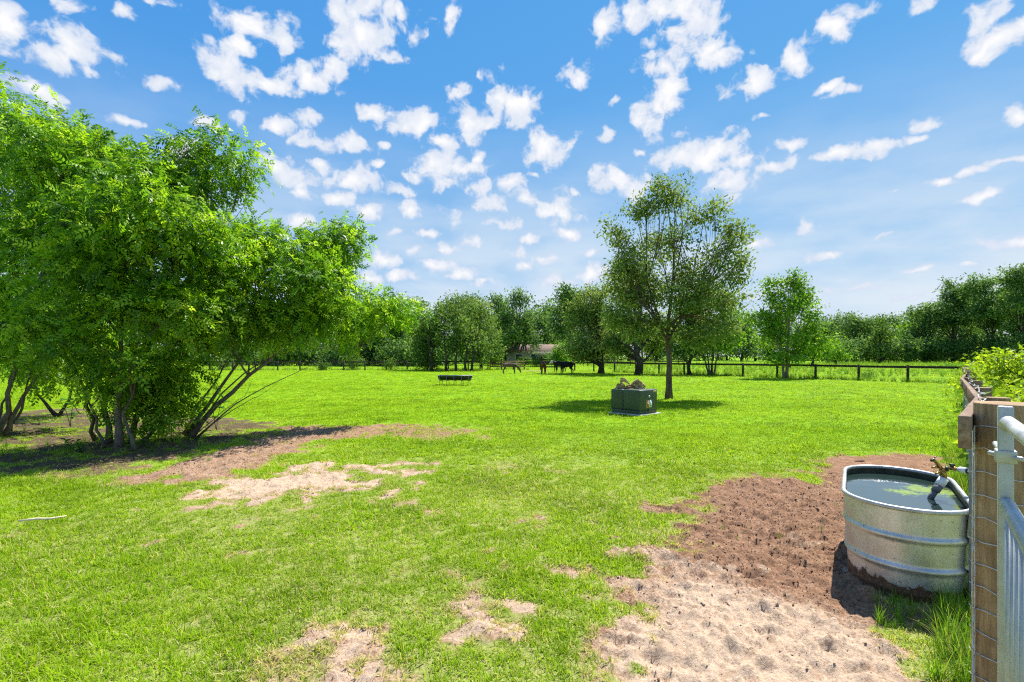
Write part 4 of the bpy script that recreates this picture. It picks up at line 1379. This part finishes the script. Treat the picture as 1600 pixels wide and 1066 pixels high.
# rust and caked mud eating up from the foot on the near side
edge = N.math('ADD', N.noise(g, 9, 5, .7), N.math('MULTIPLY', N.noise(g, 2.2, 2, .5), 1.1))
lvl = N.math('MULTIPLY_ADD', edge, .16, -.055)
rust = N.mr(N.math('SUBTRACT', lvl, sp[2]), -.004, .006)
rcol = N.ramp(N.noise(g, 40, 5, .7), [(.3, (.035, .018, .010)), (.55, (.12, .062, .03)), (.75, (.24, .15, .09))])
specks = N.mr(N.noise(g, 34, 2, .5), .70, .74, 0, .8)
col2 = N.mix(rust, N.mix(specks, col, (.10, .07, .05)), rcol)
p = N.pbsdf(col2, N.math('ADD', N.mr(ns, .3, .7, .30, .48), N.math('MULTIPLY', rust, .4)), N.math('SUBTRACT', .58, N.math('MULTIPLY', rust, .58)), .5, N.bump(ns, .15, .008))
N.out(p)
M['tank'] = m
TC = Vector((3.0, 3.76, 0)); TA = R(55); TLa, TRr, TH = .37, .352, .60


def oval(n, grow=0.0, ss=40):
    out = []
    r = TRr + grow
    for k in range(n):
        pass
    for t in np.linspace(-math.pi / 2, math.pi / 2, ss, endpoint=False): out.append((TLa + r * math.cos(t), r * math.sin(t)))
    for s in np.linspace(TLa, -TLa, 12, endpoint=False): out.append((s, r))
    for t in np.linspace(math.pi / 2, 3 * math.pi / 2, ss, endpoint=False): out.append((-TLa + r * math.cos(t), r * math.sin(t)))
    for s in np.linspace(-TLa, TLa, 12, endpoint=False): out.append((s, -r))
    return np.array(out)


def loft(rings, close=None):
    """rings of (grow, z) round the oval"""
    mb = MB(); V = []
    for gr_, z in rings:
        o = oval(1, gr_); V.append(np.column_stack([o, np.full(len(o), z)]))
    n = len(V[0]); V = np.concatenate(V)
    i = np.arange(len(rings) - 1)[:, None] * n; j = np.arange(n)[None]; k = (j + 1) % n
    mb.add(V, np.stack([i + j, i + k, i + n + k, i + n + j], -1).reshape(-1, 4))
    return mb


tank = empty('stock_tank', TC, 'oval galvanised stock tank full of water with rusty foot', 'trough', rz=TA)
prof = [(-.035, -.04), (-.022, .0)]
def bead(z, amp, w): return [(None, z + s * w, amp * math.cos(s * math.pi / 2) ** 1.0) for s in np.linspace(-1, 1, 7)]
ps = []
for z in np.linspace(0.0, TH, 60):
    gw = -.024 * (1 - z / TH)
    for zc, amp, w in ((.205, .016, .030), (.405, .016, .030), (.045, .006, .02)):
        q = abs(z - zc) / w
        if q < 1: gw += amp * (.5 + .5 * math.cos(q * math.pi))
    ps.append((gw, z))
wall = loft([(-.034, -.05)] + ps)
wall.build('wall', M['tank'], tank, True)
M['tank_inside'] = plain_mat('tank_inside', (.07, .075, .045), .7, .1, .3, .6, 9)
loft([(-.004, TH), (-.005, TH - .02), (-.012, .3), (-.03, .02)]).build('inner_wall', M['tank_inside'], tank, True)
rim = MB(); ov = oval(1, .004); rim.tube(np.column_stack([np.vstack([ov, ov[:1]]), np.full(len(ov) + 1, TH)]), .0155, 10, False)
rim.build('rim', M['galv'], tank, True)
def disc(gr_, z, sub=1):
    o = oval(1, gr_); mb = MB(); V = np.vstack([np.column_stack([o, np.full(len(o), z)]), [[0, 0, z]]]); n = len(o)
    mb.add(V, [], [(k, (k + 1) % n, n) for k in range(n)]); return mb
M['tank_floor'] = plain_mat('tank_floor', (.035, .05, .03), .9, 0, .2, .5, 6)
disc(-.03, .06).build('floor', M['tank_floor'], tank)
m, nt = mat('water'); N = NT(nt)
g = N.n('ShaderNodeTexCoord').outputs['Object']
rip = N.noise(g, 7, 4, .5, .3)
nb = N.bump(rip, .10, .02)
wsh = N.n('ShaderNodeBsdfPrincipled', {'Base Color': (.022, .04, .034, 1), 'Roughness': .02, 'IOR': 1.9, 'Specular IOR Level': 1.0, 'Normal': nb})
algae = N.pbsdf(N.ramp(N.noise(g, 45, 4, .7), [(.3, (.10, .17, .02)), (.7, (.30, .40, .06))]), .8, 0, .2)
sx = N.n('ShaderNodeSeparateXYZ', {0: g}).outputs
dst = N.n('ShaderNodeVectorMath', {0: g, 1: (.22, -.20, .546)}, operation='DISTANCE').outputs['Value']
dst2 = N.n('ShaderNodeVectorMath', {0: g, 1: (.05, -.02, .546)}, operation='DISTANCE').outputs['Value']
af = N.mr(N.math('ADD', N.math('MULTIPLY', N.math('MINIMUM', dst, N.math('ADD', dst2, .06)), -3.2), N.math('MULTIPLY', N.noise(g, 14, 5, .7, 1.0), 1.3)), .10, .30, 0, .75)
N.out(N.n('ShaderNodeMixShader', {0: af, 1: wsh.outputs[0], 2: algae}).outputs[0])
M['water'] = m
wobj = disc(-.010, .546).build('water_in_tank', M['water'], None)
wobj.location = TC; wobj.rotation_euler = (0, 0, TA)
tag(wobj, 'still water with floating green algae inside the stock tank', 'water')

# float valve and supply pipe
M['pvc'] = plain_mat('pvc', (.78, .78, .76), .4, 0, .5, .08)
M['grey_plastic'] = plain_mat('grey_plastic', (.14, .14, .14), .5, 0, .4, .3)
M['black_plastic'] = plain_mat('black_plastic', (.02, .02, .022), .45, 0, .5, .3)
M['brass'] = plain_mat('brass', (.42, .26, .09), .42, .85, .5, .45, 60)
dv = 3.60
vb = P(1473, 736, dv)
fv = empty('float_valve', vb, 'brass float valve on a white pipe reaching over the tank rim', 'valve')
def vp(px, py, d=dv): return P(px, py, d) - vb
mb = MB(); mb.tube([vp(1532, 739, 3.35), vp(1515, 736.5, 3.46), vp(1498, 733.5, 3.53)], .0165, 14); mb.build('supply_pipe', M['pvc'], fv, True)
mb = MB(); mb.tube([vp(1512, 736, 3.475), vp(1500, 733.8, 3.525)], .0215, 14); mb.build('coupling', M['pvc'], fv, True)
mb = MB(); mb.tube([vp(1515.5, 736.6, 3.455), vp(1513, 736.2, 3.472)], .0225, 14); mb.build('ring', M['black_plastic'], fv, True)
mb = MB(); mb.tube([vp(1499, 733.6, 3.53), vp(1484, 732, 3.575)], .012, 12); mb.tube([vp(1493, 733, 3.55), vp(1491, 732.6, 3.556)], .019, 6); mb.build('nipple', M['brass'], fv, True)
mb = MB(); mb.tube([vp(1482, 733, 3.58), vp(1477, 732.5, 3.59)], .020, 6); mb.tube([vp(1488, 731, 3.57), vp(1487, 725, 3.57)], .012, 8); mb.tube([vp(1483.5, 725.5, 3.57), vp(1491.5, 727, 3.57)], .007, 6); mb.build('shutoff', M['black_plastic'], fv, True)
mb = MB(); mb.tube([vp(1479, 733), vp(1473, 734), vp(1470, 734)], [.014, .022, .018], 12)
mb.tube([vp(1472, 730), vp(1474, 740), vp(1476, 749)], [.014, .020, .016], 12)
mb.tube([vp(1474, 735), vp(1468, 729), vp(1462, 722), vp(1457, 717)], [.013, .014, .011, .010], 10)
mb.tube([vp(1471, 741), vp(1465, 739), vp(1461, 741)], [.010, .009, .006], 8)
mb.tube([vp(1466, 731), vp(1461, 730), vp(1456, 731)], [.007, .008, .007], 8)
mb.tube([vp(1477, 746), vp(1469, 742)], .008, 8)
mb.build('valve_body', M['brass'], fv, True)
mb = MB(); mb.tube([vp(1459, 719), vp(1455.5, 719.5), vp(1454, 720)], [.010, .012, .006], 8); mb.tube([vp(1458, 717), vp(1463, 713)], .004, 6); mb.build('lever_knob', M['black_plastic'], fv, True)
mb = MB(); mb.tube([vp(1475, 748), vp(1467, 759)], [.030, .030], 16); mb.build('sleeve', M['pvc'], fv, True)
mb = MB(); mb.tube([vp(1467.5, 758.5), vp(1461, 768)], [.027, .027], 16); mb.build('lower_sleeve', M['grey_plastic'], fv, True)
mb = MB(); mb.tube([vp(1461.5, 767), vp(1455, 777), vp(1452, 784)], [.020, .020, .018], 12); mb.build('down_pipe', M['grey_plastic'], fv, True)

# ------------------------------------------------------------------ pad-mounted transformer
fc = Vector((3.405, 12.94, 0)); rx_, lx_ = Vector((.75, .661, 0)).normalized(), Vector((-.661, .75, 0)).normalized()
BW, BL, BH = .84, .96, .66
tz = hz1(3.4, 13.4) + .035
tcen = fc + rx_ * BW / 2 + lx_ * BL / 2
trot = math.atan2(rx_.y, rx_.x)
M['concrete'] = plain_mat('concrete', (.46, .44, .41), .9, 0, .2, .25, 18)
m, nt = mat('green_paint'); N = NT(nt)
g = N.n('ShaderNodeTexCoord').outputs['Object']
ns = N.noise(g, 4, 5, .6)
N.out(N.pbsdf(N.mix(N.mr(ns, .3, .7), (.030, .055, .032), (.055, .082, .048)), N.mr(ns, .3, .7, .34, .5), 0, .5, N.bump(N.noise(g, 60, 2), .04, .003)))
M['green_paint'] = m
pad = MB(); pad.box((0, 0, 0), (BW + .18, BL + .08, .16), jitter=.006)
po = pad.build('concrete_pad', M['concrete'], None, bevel=.015); po.location = (tcen.x + .02, tcen.y - .02, tz - .08); po.rotation_euler = (0, 0, trot)
tag(po, 'low concrete pad under the green utility box', 'slab')
tf = empty('utility_box', (tcen.x, tcen.y, tz), 'dark green metal utility box with warning sticker in front of the oak', 'utility box', rz=trot)
hx, hy = BW / 2, BL / 2
mb = MB(); mb.box((0, 0, .05), (BW - .03, BL - .03, .1)); mb.build('base_skirt', M['green_paint'], tf, bevel=.006)
seam = -hy + BL * .58
mb = MB(); mb.box((0, (seam + hy) / 2, .10 + (BH - .10) / 2 - .004), (BW - .012, hy - seam, BH - .108)); mb.build('cabinet', M['green_paint'], tf, bevel=.03, seg=4)
mb = MB(); mb.box((0, (-hy + seam - .006) / 2, .10 + (BH - .10) / 2), (BW, seam - .006 + hy, BH - .10)); mb.build('hood', M['green_paint'], tf, bevel=.035, seg=4)
mb = MB(); mb.box((0, -hy - .004, .095), (.05, .02, .05)); mb.build('hasp', M['green_paint'], tf, bevel=.004)
M['sticker_orange'] = plain_mat('sticker_orange', (.78, .42, .16), .5, 0, .4, .2, 30)
M['sticker_white'] = plain_mat('sticker_white', (.62, .72, .74), .5, 0, .4, .2, 30)
M['sticker_yellow'] = plain_mat('sticker_yellow', (.75, .62, .25), .5, 0, .4, .2, 30)
M['ink'] = plain_mat('ink', (.03, .03, .03), .6, 0, .3, .2)
fy_ = -hy - .002
mb = MB(); mb.box((-.055, fy_, .275), (.135, .004, .20)); st = mb.build('warning_sticker', M['sticker_orange'], tf)
mb = MB(); mb.box((.076, fy_, .275), (.125, .004, .20)); st2 = mb.build('notice_sticker', M['sticker_white'], tf)
mb = MB()
for z, w in ((.345, .11), (.305, .09), (.265, .11), (.235, .08), (.205, .10)): mb.box((-.055, fy_ - .003, z), (w, .002, .014))
mb.build('print', M['ink'], st)
mb = MB()
for z, w in ((.32, .06), (.27, .08), (.22, .05)): mb.box((.076, fy_ - .003, z), (w, .002, .012))
mb.build('print', M['ink'], st2)
mb = MB(); mb.box((.275, fy_, .60), (.15, .004, .04)); np_ = mb.build('number_plate', M['sticker_yellow'], tf)
mb = MB()
for x in (.225, .255, .29, .32): mb.box((x, fy_ - .003, .60), (.014, .002, .026))
mb.build('print', M['ink'], np_)
mb = MB(); mb.tube([(.0, -hy + .01, .47), (0, -hy - .022, .47)], .032, 14); mb.build('lock', M['galv'], tf, True)

# gnarled driftwood lying on the box
m, nt = mat('driftwood'); N = NT(nt)
g = N.n('ShaderNodeTexCoord').outputs['Object']
f = N.noise(N.n('ShaderNodeMapping', {'Vector': g, 'Scale': (1, 2.2, 2.2)}).outputs[0], 9, 7, .65, 1.0)
N.out(N.pbsdf(N.ramp(f, [(.30, (.09, .045, .02)), (.44, (.34, .20, .09)), (.56, (.62, .45, .23)), (.75, (.80, .64, .40))]), .9, 0, .15, N.bump(f, 1.0, .03)))
M['driftwood'] = m


def gnarl(paths, name, mt, noise=.03, seed=0):
    rng = np.random.default_rng(seed); mb = MB()
    for pts, rad in paths:
        pts = np.array(pts, float); n = 14; t = np.linspace(0, 1, len(pts)); tt = np.linspace(0, 1, n)
        p = np.stack([np.interp(tt, t, pts[:, k]) for k in range(3)], -1); r = np.interp(tt, t, rad)
        k0 = mb.n; mb.tube(p, r, 14)
        V = mb.v[-1]
        V += noise * np.stack([fbm(V[:, 0] + 3 * k, V[:, 2] + V[:, 1] * .7, .11, 4, 130 + k + seed) for k in range(3)], -1) * 2.2
    return mb


dw = gnarl([([(-.40, 0, .03), (-.28, 0, .06), (-.10, .03, .05), (.12, -.02, .05), (.38, 0, .04)], [.03, .05, .045, .045, .035]),
            ([(-.30, 0, .05), (-.27, .01, .14), (-.19, .02, .16)], [.05, .04, .03]),
            ([(-.17, 0, .08), (-.20, .02, .22), (-.24, .02, .34)], [.04, .036, .028]),
            ([(-.24, 0, .34), (-.15, 0, .29), (-.04, 0, .20), (.05, .02, .11)], [.022, .034, .03, .028]),
            ([(-.10, -.06, .12), (.06, -.08, .13), (.22, -.06, .07), (.40, -.04, .03)], [.022, .03, .032, .02]),
            ([(.02, 0, .10), (.13, .02, .20), (.24, .02, .26), (.33, .01, .19), (.38, 0, .06)], [.024, .045, .05, .042, .03]),
            ([(.10, 0, .05), (.22, 0, .14), (.30, -.03, .12)], [.04, .06, .04]),
            ([(.12, -.02, .20), (.17, -.02, .28), (.27, 0, .32)], [.026, .03, .014])], 'driftwood', M['driftwood'], .034)
do = dw.build('driftwood', M['driftwood'], None, True)
dpos = tcen + Vector((-.10, .10, 0))
do.location = (dpos.x, dpos.y, tz + BH - .015); do.rotation_euler = (0, 0, R(-8)); do.scale = (1.05, 1.05, .82)
tag(do, 'gnarled tan driftwood root lying on top of the green utility box', 'driftwood')

# ------------------------------------------------------------------ feed trough
ft_c = G(711, 602)
ft = empty('feed_trough', (ft_c.x, ft_c.y, hz1(ft_c.x, ft_c.y) + .03), 'long black feed trough on metal legs standing in the open pasture', 'trough', rz=R(-6))
mb = MB(); n = 9; Ls = [-.92, -.88, .88, .92]
V = []
for x in Ls:
    for i in range(n):
        a = math.pi * (1 + i / (n - 1)); dep = .27 if abs(x) < .9 else .16
        V.append((x, .30 * math.cos(a) * (1 if abs(x) < .9 else .96), .50 + dep * math.sin(a)))
for x in reversed(Ls):
    for i in range(n):
        a = math.pi * (1 + i / (n - 1)); dep = .25 if abs(x) < .9 else .14
        V.append((x * .985, .285 * math.cos(a), .505 + dep * math.sin(a)))
Q = []
for r_ in range(7):
    for i in range(n - 1): Q.append((r_ * n + i, r_ * n + i + 1, (r_ + 1) * n + i + 1, (r_ + 1) * n + i))
Q += [(i, i + 1, 7 * n + i + 1, 7 * n + i) for i in range(n - 1)]
mb.add(V, Q); mb.build('basin', M['black_plastic'], ft, True)
M['frame_metal'] = plain_mat('frame_metal', (.24, .25, .26), .45, .6, .5, .3)
mb = MB()
for s in (-1, 1): mb.tube([(-.95, s * .30, .505), (.95, s * .30, .505)], .017, 8)
for s in (-1, 1): mb.tube([(s * .95, -.30, .505), (s * .95, .30, .505)], .017, 8)
mb.build('frame', M['frame_metal'], ft, True)
for x in (-.82, -.42, 0.0, .42, .82):
    for s in (-1, 1):
        mb = MB(); mb.tube([(x, s * .315, .50), (x * .97, s * .27, .22), (x * .96, s * .28, -.02)], .016, 8); mb.build('leg', M['frame_metal'], ft, True)
    mb = MB(); mb.tube([(x * .97, -.27, .22), (x * .97, .27, .22)], .012, 6); mb.build('brace', M['frame_metal'], ft, True)

# ------------------------------------------------------------------ animals
def hide_mat(name, c0, c1, face=None, xmin=9.0):
    m, nt = mat(name); N = NT(nt)
    g = N.n('ShaderNodeTexCoord').outputs['Object']
    col = N.mix(N.mr(N.noise(g, 3.5, 4, .6), .4, .6), c0, c1)
    if face:
        x = N.n('ShaderNodeSeparateXYZ', {0: g}).outputs[0]
        col = N.mix(N.mr(N.math('ADD', x, N.math('MULTIPLY', N.noise(g, 5, 3), .3)), xmin, xmin + .04), col, face)
    N.out(N.pbsdf(col, .75, 0, .25))
    return m


def beast(name, label, cat, loc, rz, scale, mt, J, E, group='animals grazing at the back of the pasture'):
    """J: joint name -> ((x, y, z), (rx, ry)); E: edges; grown with the Skin modifier from the pelvis"""
    names = list(J)
    me = bpy.data.meshes.new(name)
    me.from_pydata([J[k][0] for k in names], [(names.index(a), names.index(b)) for a, b in E], [])
    o = link(bpy.data.objects.new(name, me))
    md = o.modifiers.new('skin', 'SKIN')
    for i, k in enumerate(names):
        sv = me.skin_vertices[0].data[i]
        sv.radius = J[k][1]; sv.use_root = (k == 'pelvis')
    md.use_smooth_shade = True
    sb = o.modifiers.new('sub', 'SUBSURF'); sb.levels = 2; sb.render_levels = 2
    me.materials.append(mt)
    o.location = (loc[0], loc[1], hz1(loc[0], loc[1])); o.rotation_euler = (0, 0, rz); o.scale = (scale,) * 3
    tag(o, label, cat, group)
    return o


def quad_body(head='up', heavy=1.0, ears=.16):
    h = heavy
    J = {'pelvis': ((-.62, 0, 1.02), (.25 * h, .27 * h)), 'loin': ((-.25, 0, .98), (.29 * h, .31 * h)), 'rib': ((.15, 0, .95), (.29 * h, .33 * h)), 'shoulder': ((.48, 0, 1.0), (.22 * h, .30 * h))}
    E = [('pelvis', 'loin'), ('loin', 'rib'), ('rib', 'shoulder')]
    if head == 'up':
        J.update({'neck': ((.74, 0, 1.12), (.14, .19)), 'poll': ((.95, 0, 1.22), (.11, .12)), 'brow': ((1.05, 0, 1.14), (.10, .11)), 'muzzle': ((1.24, 0, .98), (.075, .075)), 'nose': ((1.29, 0, .94), (.06, .06))})
        ez = 1.27; ex = .93
    else:
        J.update({'neck': ((.74, 0, .86), (.11, .16)), 'poll': ((.98, 0, .52), (.085, .10)), 'brow': ((1.05, 0, .40), (.085, .10)), 'muzzle': ((1.14, 0, .17), (.06, .065)), 'nose': ((1.15, 0, .11), (.05, .05))})
        ez = .60; ex = 1.02
    E += [('shoulder', 'neck'), ('neck', 'poll'), ('poll', 'brow'), ('brow', 'muzzle'), ('muzzle', 'nose')]
    for s, n in ((-1, 'r'), (1, 'l')):
        J['ear' + n] = ((ex, s * .17, ez + .01), (.035, .05)); J['tip' + n] = ((ex - .02, s * (.17 + ears), ez + .05), (.015, .03))
        E += [('poll', 'ear' + n), ('ear' + n, 'tip' + n)]
        J['fs' + n] = ((.47, s * .17, .72), (.10, .12)); J['fk' + n] = ((.49, s * .17, .42), (.06, .065)); J['ff' + n] = ((.47, s * .17, .12), (.045, .045)); J['fh' + n] = ((.50, s * .17, .02), (.055, .06))
        J['hs' + n] = ((-.60, s * .18, .76), (.13, .17)); J['hk' + n] = ((-.50, s * .18, .60), (.09, .11)); J['ho' + n] = ((-.74, s * .18, .40), (.055, .065)); J['hf' + n] = ((-.70, s * .18, .12), (.045, .045)); J['hh' + n] = ((-.66, s * .18, .02), (.055, .06))
        E += [('shoulder', 'fs' + n), ('fs' + n, 'fk' + n), ('fk' + n, 'ff' + n), ('ff' + n, 'fh' + n), ('pelvis', 'hs' + n), ('hs' + n, 'hk' + n), ('hk' + n, 'ho' + n), ('ho' + n, 'hf' + n), ('hf' + n, 'hh' + n)]
    J.update({'t0': ((-.88, 0, 1.05), (.045, .045)), 't1': ((-.95, 0, .75), (.03, .03)), 't2': ((-.95, 0, .45), (.045, .045))})
    E += [('pelvis', 't0'), ('t0', 't1'), ('t1', 't2')]
    return J, E


M['hide_donkey'] = hide_mat('hide_donkey', (.085, .05, .034), (.16, .10, .07))
M['hide_brown'] = hide_mat('hide_brown', (.05, .02, .012), (.22, .075, .035))
M['hide_black'] = hide_mat('hide_black', (.008, .007, .009), (.016, .013, .017))
M['hide_patch'] = hide_mat('hide_patch', (.010, .009, .011), (.02, .016, .018), (.55, .45, .42), 1.02)
J, E = quad_body('down', .78, .05)
b = G(797, 584.5)
beast('donkey', 'brown donkey grazing with its head down by the board gate', 'donkey', b, R(8), .86, M['hide_donkey'], J, E)
J, E = quad_body('up', 1.0)
b = G(849, 584.5)
beast('cow', 'reddish brown cow facing the camera', 'cow', b, R(-98), .88, M['hide_brown'], J, E)
b = G(881, 584)
beast('cow', 'black cow standing side-on at the right of the herd', 'cow', (b.x + .2, b.y, 0), R(196), .88, M['hide_black'], J, E)
b = G(866, 582.5)
beast('cow', 'black cow with pale face half hidden behind the black cow', 'cow', (b.x + .6, b.y + 1.2, 0), R(205), .88, M['hide_patch'], J, E)

# ------------------------------------------------------------------ house behind the cattle
M['wall_cream'] = plain_mat('wall_cream', (.40, .38, .34), .85, 0, .2, .12, 3)
M['roof_tan'] = plain_mat('roof_tan', (.24, .165, .135), .9, 0, .15, .3, 5)
M['white_trim'] = plain_mat('white_trim', (.75, .75, .73), .6, 0, .3, .08)
M['pane'] = plain_mat('pane', (.04, .05, .06), .08, 0, .8, .2)
hb = P(842, HZ, 92); hb.z = hz1(hb.x, hb.y)
hs_ = empty('house', hb, 'small cream house with tan roof half hidden by trees behind the cattle', 'house', rz=R(6))
mb = MB(); mb.box((0, 0, 1.15), (12, 6, 2.5)); mb.build('wall', M['wall_cream'], hs_)
mb = MB()
V = [(-6.6, -3.6, 2.35), (6.6, -3.6, 2.35), (6.6, 3.6, 2.35), (-6.6, 3.6, 2.35), (-4.8, 0, 3.75), (4.8, 0, 3.75), (-6.6, -3.6, 2.45), (6.6, -3.6, 2.45), (6.6, 3.6, 2.45), (-6.6, 3.6, 2.45)]
mb.add(V, [(0, 1, 7, 6), (1, 2, 8, 7), (2, 3, 9, 8), (3, 0, 6, 9), (6, 7, 5, 4), (8, 9, 4, 5), (3, 2, 1, 0)], [(7, 8, 5), (9, 6, 4)])
mb.build('roof', M['roof_tan'], hs_)
for x in (-4.2, -1.4, 3.6):
    mb = MB(); mb.box((x, -3.02, 1.35), (1.3, .1, 1.15)); w_ = mb.build('window', M['white_trim'], hs_)
    mb = MB(); mb.box((x, -3.08, 1.35), (1.1, .04, .95)); mb.build('pane', M['pane'], w_)
mb = MB(); mb.box((1.2, -3.03, 1.0), (1.0, .1, 2.05)); mb.build('door', M['white_trim'], hs_)

# ------------------------------------------------------------------ tall grass, soil clods and litter
TALL = hidden_collection('tall_tuft', [tuft('tall_tuft', 22, .14, .42, .009, .05, .75, M['tall_grass'], 4, 500 + i) for i in range(6)])
tp = []
for _ in range(240):      # fence foot beside the tank
    s = RNG.uniform(3.25, 6.5); q = rail_at(s) - fright * RNG.uniform(-.12, .14); tp.append((q.x, q.y, RNG.uniform(.6, 1.15)))
for _ in range(90):
    s = RNG.uniform(2.3, 3.3); q = rail_at(s) - fright * RNG.uniform(-.05, .12); tp.append((q.x, q.y, RNG.uniform(.25, .6)))
for _ in range(420):
    s = RNG.uniform(3.0, 28); q = rail_at(s) - fright * RNG.normal(0, .14); tp.append((q.x, q.y, RNG.uniform(.35, .85)))
for _ in range(60):
    a = RNG.uniform(-1.1, .3); q = TC + Vector((math.cos(TA) * -.3, math.sin(TA) * -.3, 0)) + Vector((math.sin(TA), -math.cos(TA), 0)) * RNG.uniform(.38, .46) + fdir * RNG.uniform(.15, .9); tp.append((q.x, q.y, RNG.uniform(.4, .85)))
for _ in range(1500):     # back fences and the meadow beyond
    k = RNG.random()
    if k < .45:
        q = corner + (farR - corner) * RNG.uniform(0, 1) + Vector((RNG.normal(0, .2), RNG.normal(0, .2), 0))
    else:
        q = Vector((RNG.uniform(-50, 2), 0, 0)); q.y = 58 + min(0, (q.x + 2.85) * .1) + RNG.normal(0, .25)
    tp.append((q.x, q.y, RNG.uniform(.5, 1.3)))
for _ in range(5000):
    q = Vector((RNG.uniform(12, 95), RNG.uniform(38, 98), 0))
    if (q - corner).dot(Vector((.785, .619, 0))) < 3: continue
    tp.append((q.x, q.y, RNG.uniform(.9, 2.0)))
for _ in range(50):       # weedy fringe at the foot of the shrubs
    q = G(RNG.uniform(-30, 330), RNG.uniform(672, 722)); tp.append((q.x, q.y, RNG.uniform(.3, .6)))
for _ in range(420):      # coarser weeds dotted through the pasture
    yy = 4 + 40 * RNG.random() ** 1.6; xx = RNG.uniform(-1.1, 1.0) * yy; tp.append((xx, yy, RNG.uniform(.12, .26)))
for _ in range(36):       # shaded foot of the tank
    q = G(RNG.uniform(1370, 1500), RNG.uniform(935, 985)); tp.append((q.x, q.y, RNG.uniform(.16, .4)))
tp = np.array(tp); k = len(tp)
scatter('tall_grass', np.column_stack([tp[:, :2], hgt(tp[:, 0], tp[:, 1])]), np.stack([RNG.normal(0, .1, k), RNG.normal(0, .1, k), RNG.uniform(0, 6.283, k)], -1),
        tp[:, 2], RNG.integers(0, 6, k), TALL, 'long ragged grass along the fences and tank', 'grass', {'dry': RNG.uniform(0, .4, k)})

M['clod'] = plain_mat('clod', (.20, .122, .08), .95, 0, .05, .55, 30)
M['clod_pale'] = plain_mat('clod_pale', (.40, .30, .22), .95, 0, .05, .3, 30)
M['chip'] = plain_mat('chip', (.16, .10, .07), .9, 0, .1, .6, 20)


def lump(seed, mt, flat=1.0, elong=1.0):
    r = np.random.default_rng(seed)
    bm = bmesh.new(); bmesh.ops.create_icosphere(bm, subdivisions=1, radius=1.0)
    for v in bm.verts:
        v.co = v.co * r.uniform(.6, 1.25); v.co.z *= flat; v.co.x *= elong
    me = bpy.data.meshes.new('clod'); bm.to_mesh(me); bm.free(); me.materials.append(mt)
    return me


CL = hidden_collection('clod', [lump(1, M['clod'], .6), lump(2, M['clod'], .5, 1.4), lump(3, M['clod_pale'], .6), lump(4, M['clod_pale'], .45, 1.3), lump(5, M['chip'], .18, 2.6), lump(6, M['chip'], .25, 3.6)])
n = 260000
cx_ = RNG.uniform(-7, 4.4, n); cy_ = RNG.uniform(2.0, 10.5, n)
b_, s_, l_ = masks(cx_, cy_)
kp = (RNG.random(n) < (b_ - .4) * (.12 + .75 * (1 - s_))) & (np.abs(cx_) < 1.3 * cy_)
cx_, cy_, b_, s_ = cx_[kp], cy_[kp], b_[kp], s_[kp]
n = len(cx_)
kind = np.where(RNG.random(n) < .04, RNG.integers(4, 6, n), np.where(RNG.random(n) < s_ * .8, RNG.integers(2, 4, n), RNG.integers(0, 2, n)))
sz = np.exp(RNG.normal(-5.6, .5, n))
scatter('soil_clods', np.stack([cx_, cy_, hgt(cx_, cy_, b_) + sz * .12], -1), np.stack([RNG.normal(0, .3, n), RNG.normal(0, .3, n), RNG.uniform(0, 6.28, n)], -1), sz, kind, CL,
        'small clods and chips lying on the bare soil', 'soil')
print('clods', n)
# pale fallen stick in the left foreground
sg = G(62, 820)
mb = MB(); mb.tube([(-.17, -.03, .045), (-.03, .0, .055), (.08, .02, .05), (.19, .07, .06)], [.009, .013, .011, .006], 7)
o = mb.build('fallen_stick', M['straw'], None, True); o.location = (sg.x, sg.y, hz1(sg.x, sg.y) + .0); tag(o, 'pale dry stick lying on the grass in the left foreground', 'stick')
sg = G(1342, 724)
mb = MB(); mb.tube([(-.06, 0, .02), (.05, .01, .02), (.10, .03, .02)], [.010, .012, .008], 6)
o = mb.build('fallen_stick', M['bark_dark'], None, True); o.location = (sg.x, sg.y, hz1(sg.x, sg.y)); tag(o, 'short dark stick on the bare soil behind the stock tank', 'stick')
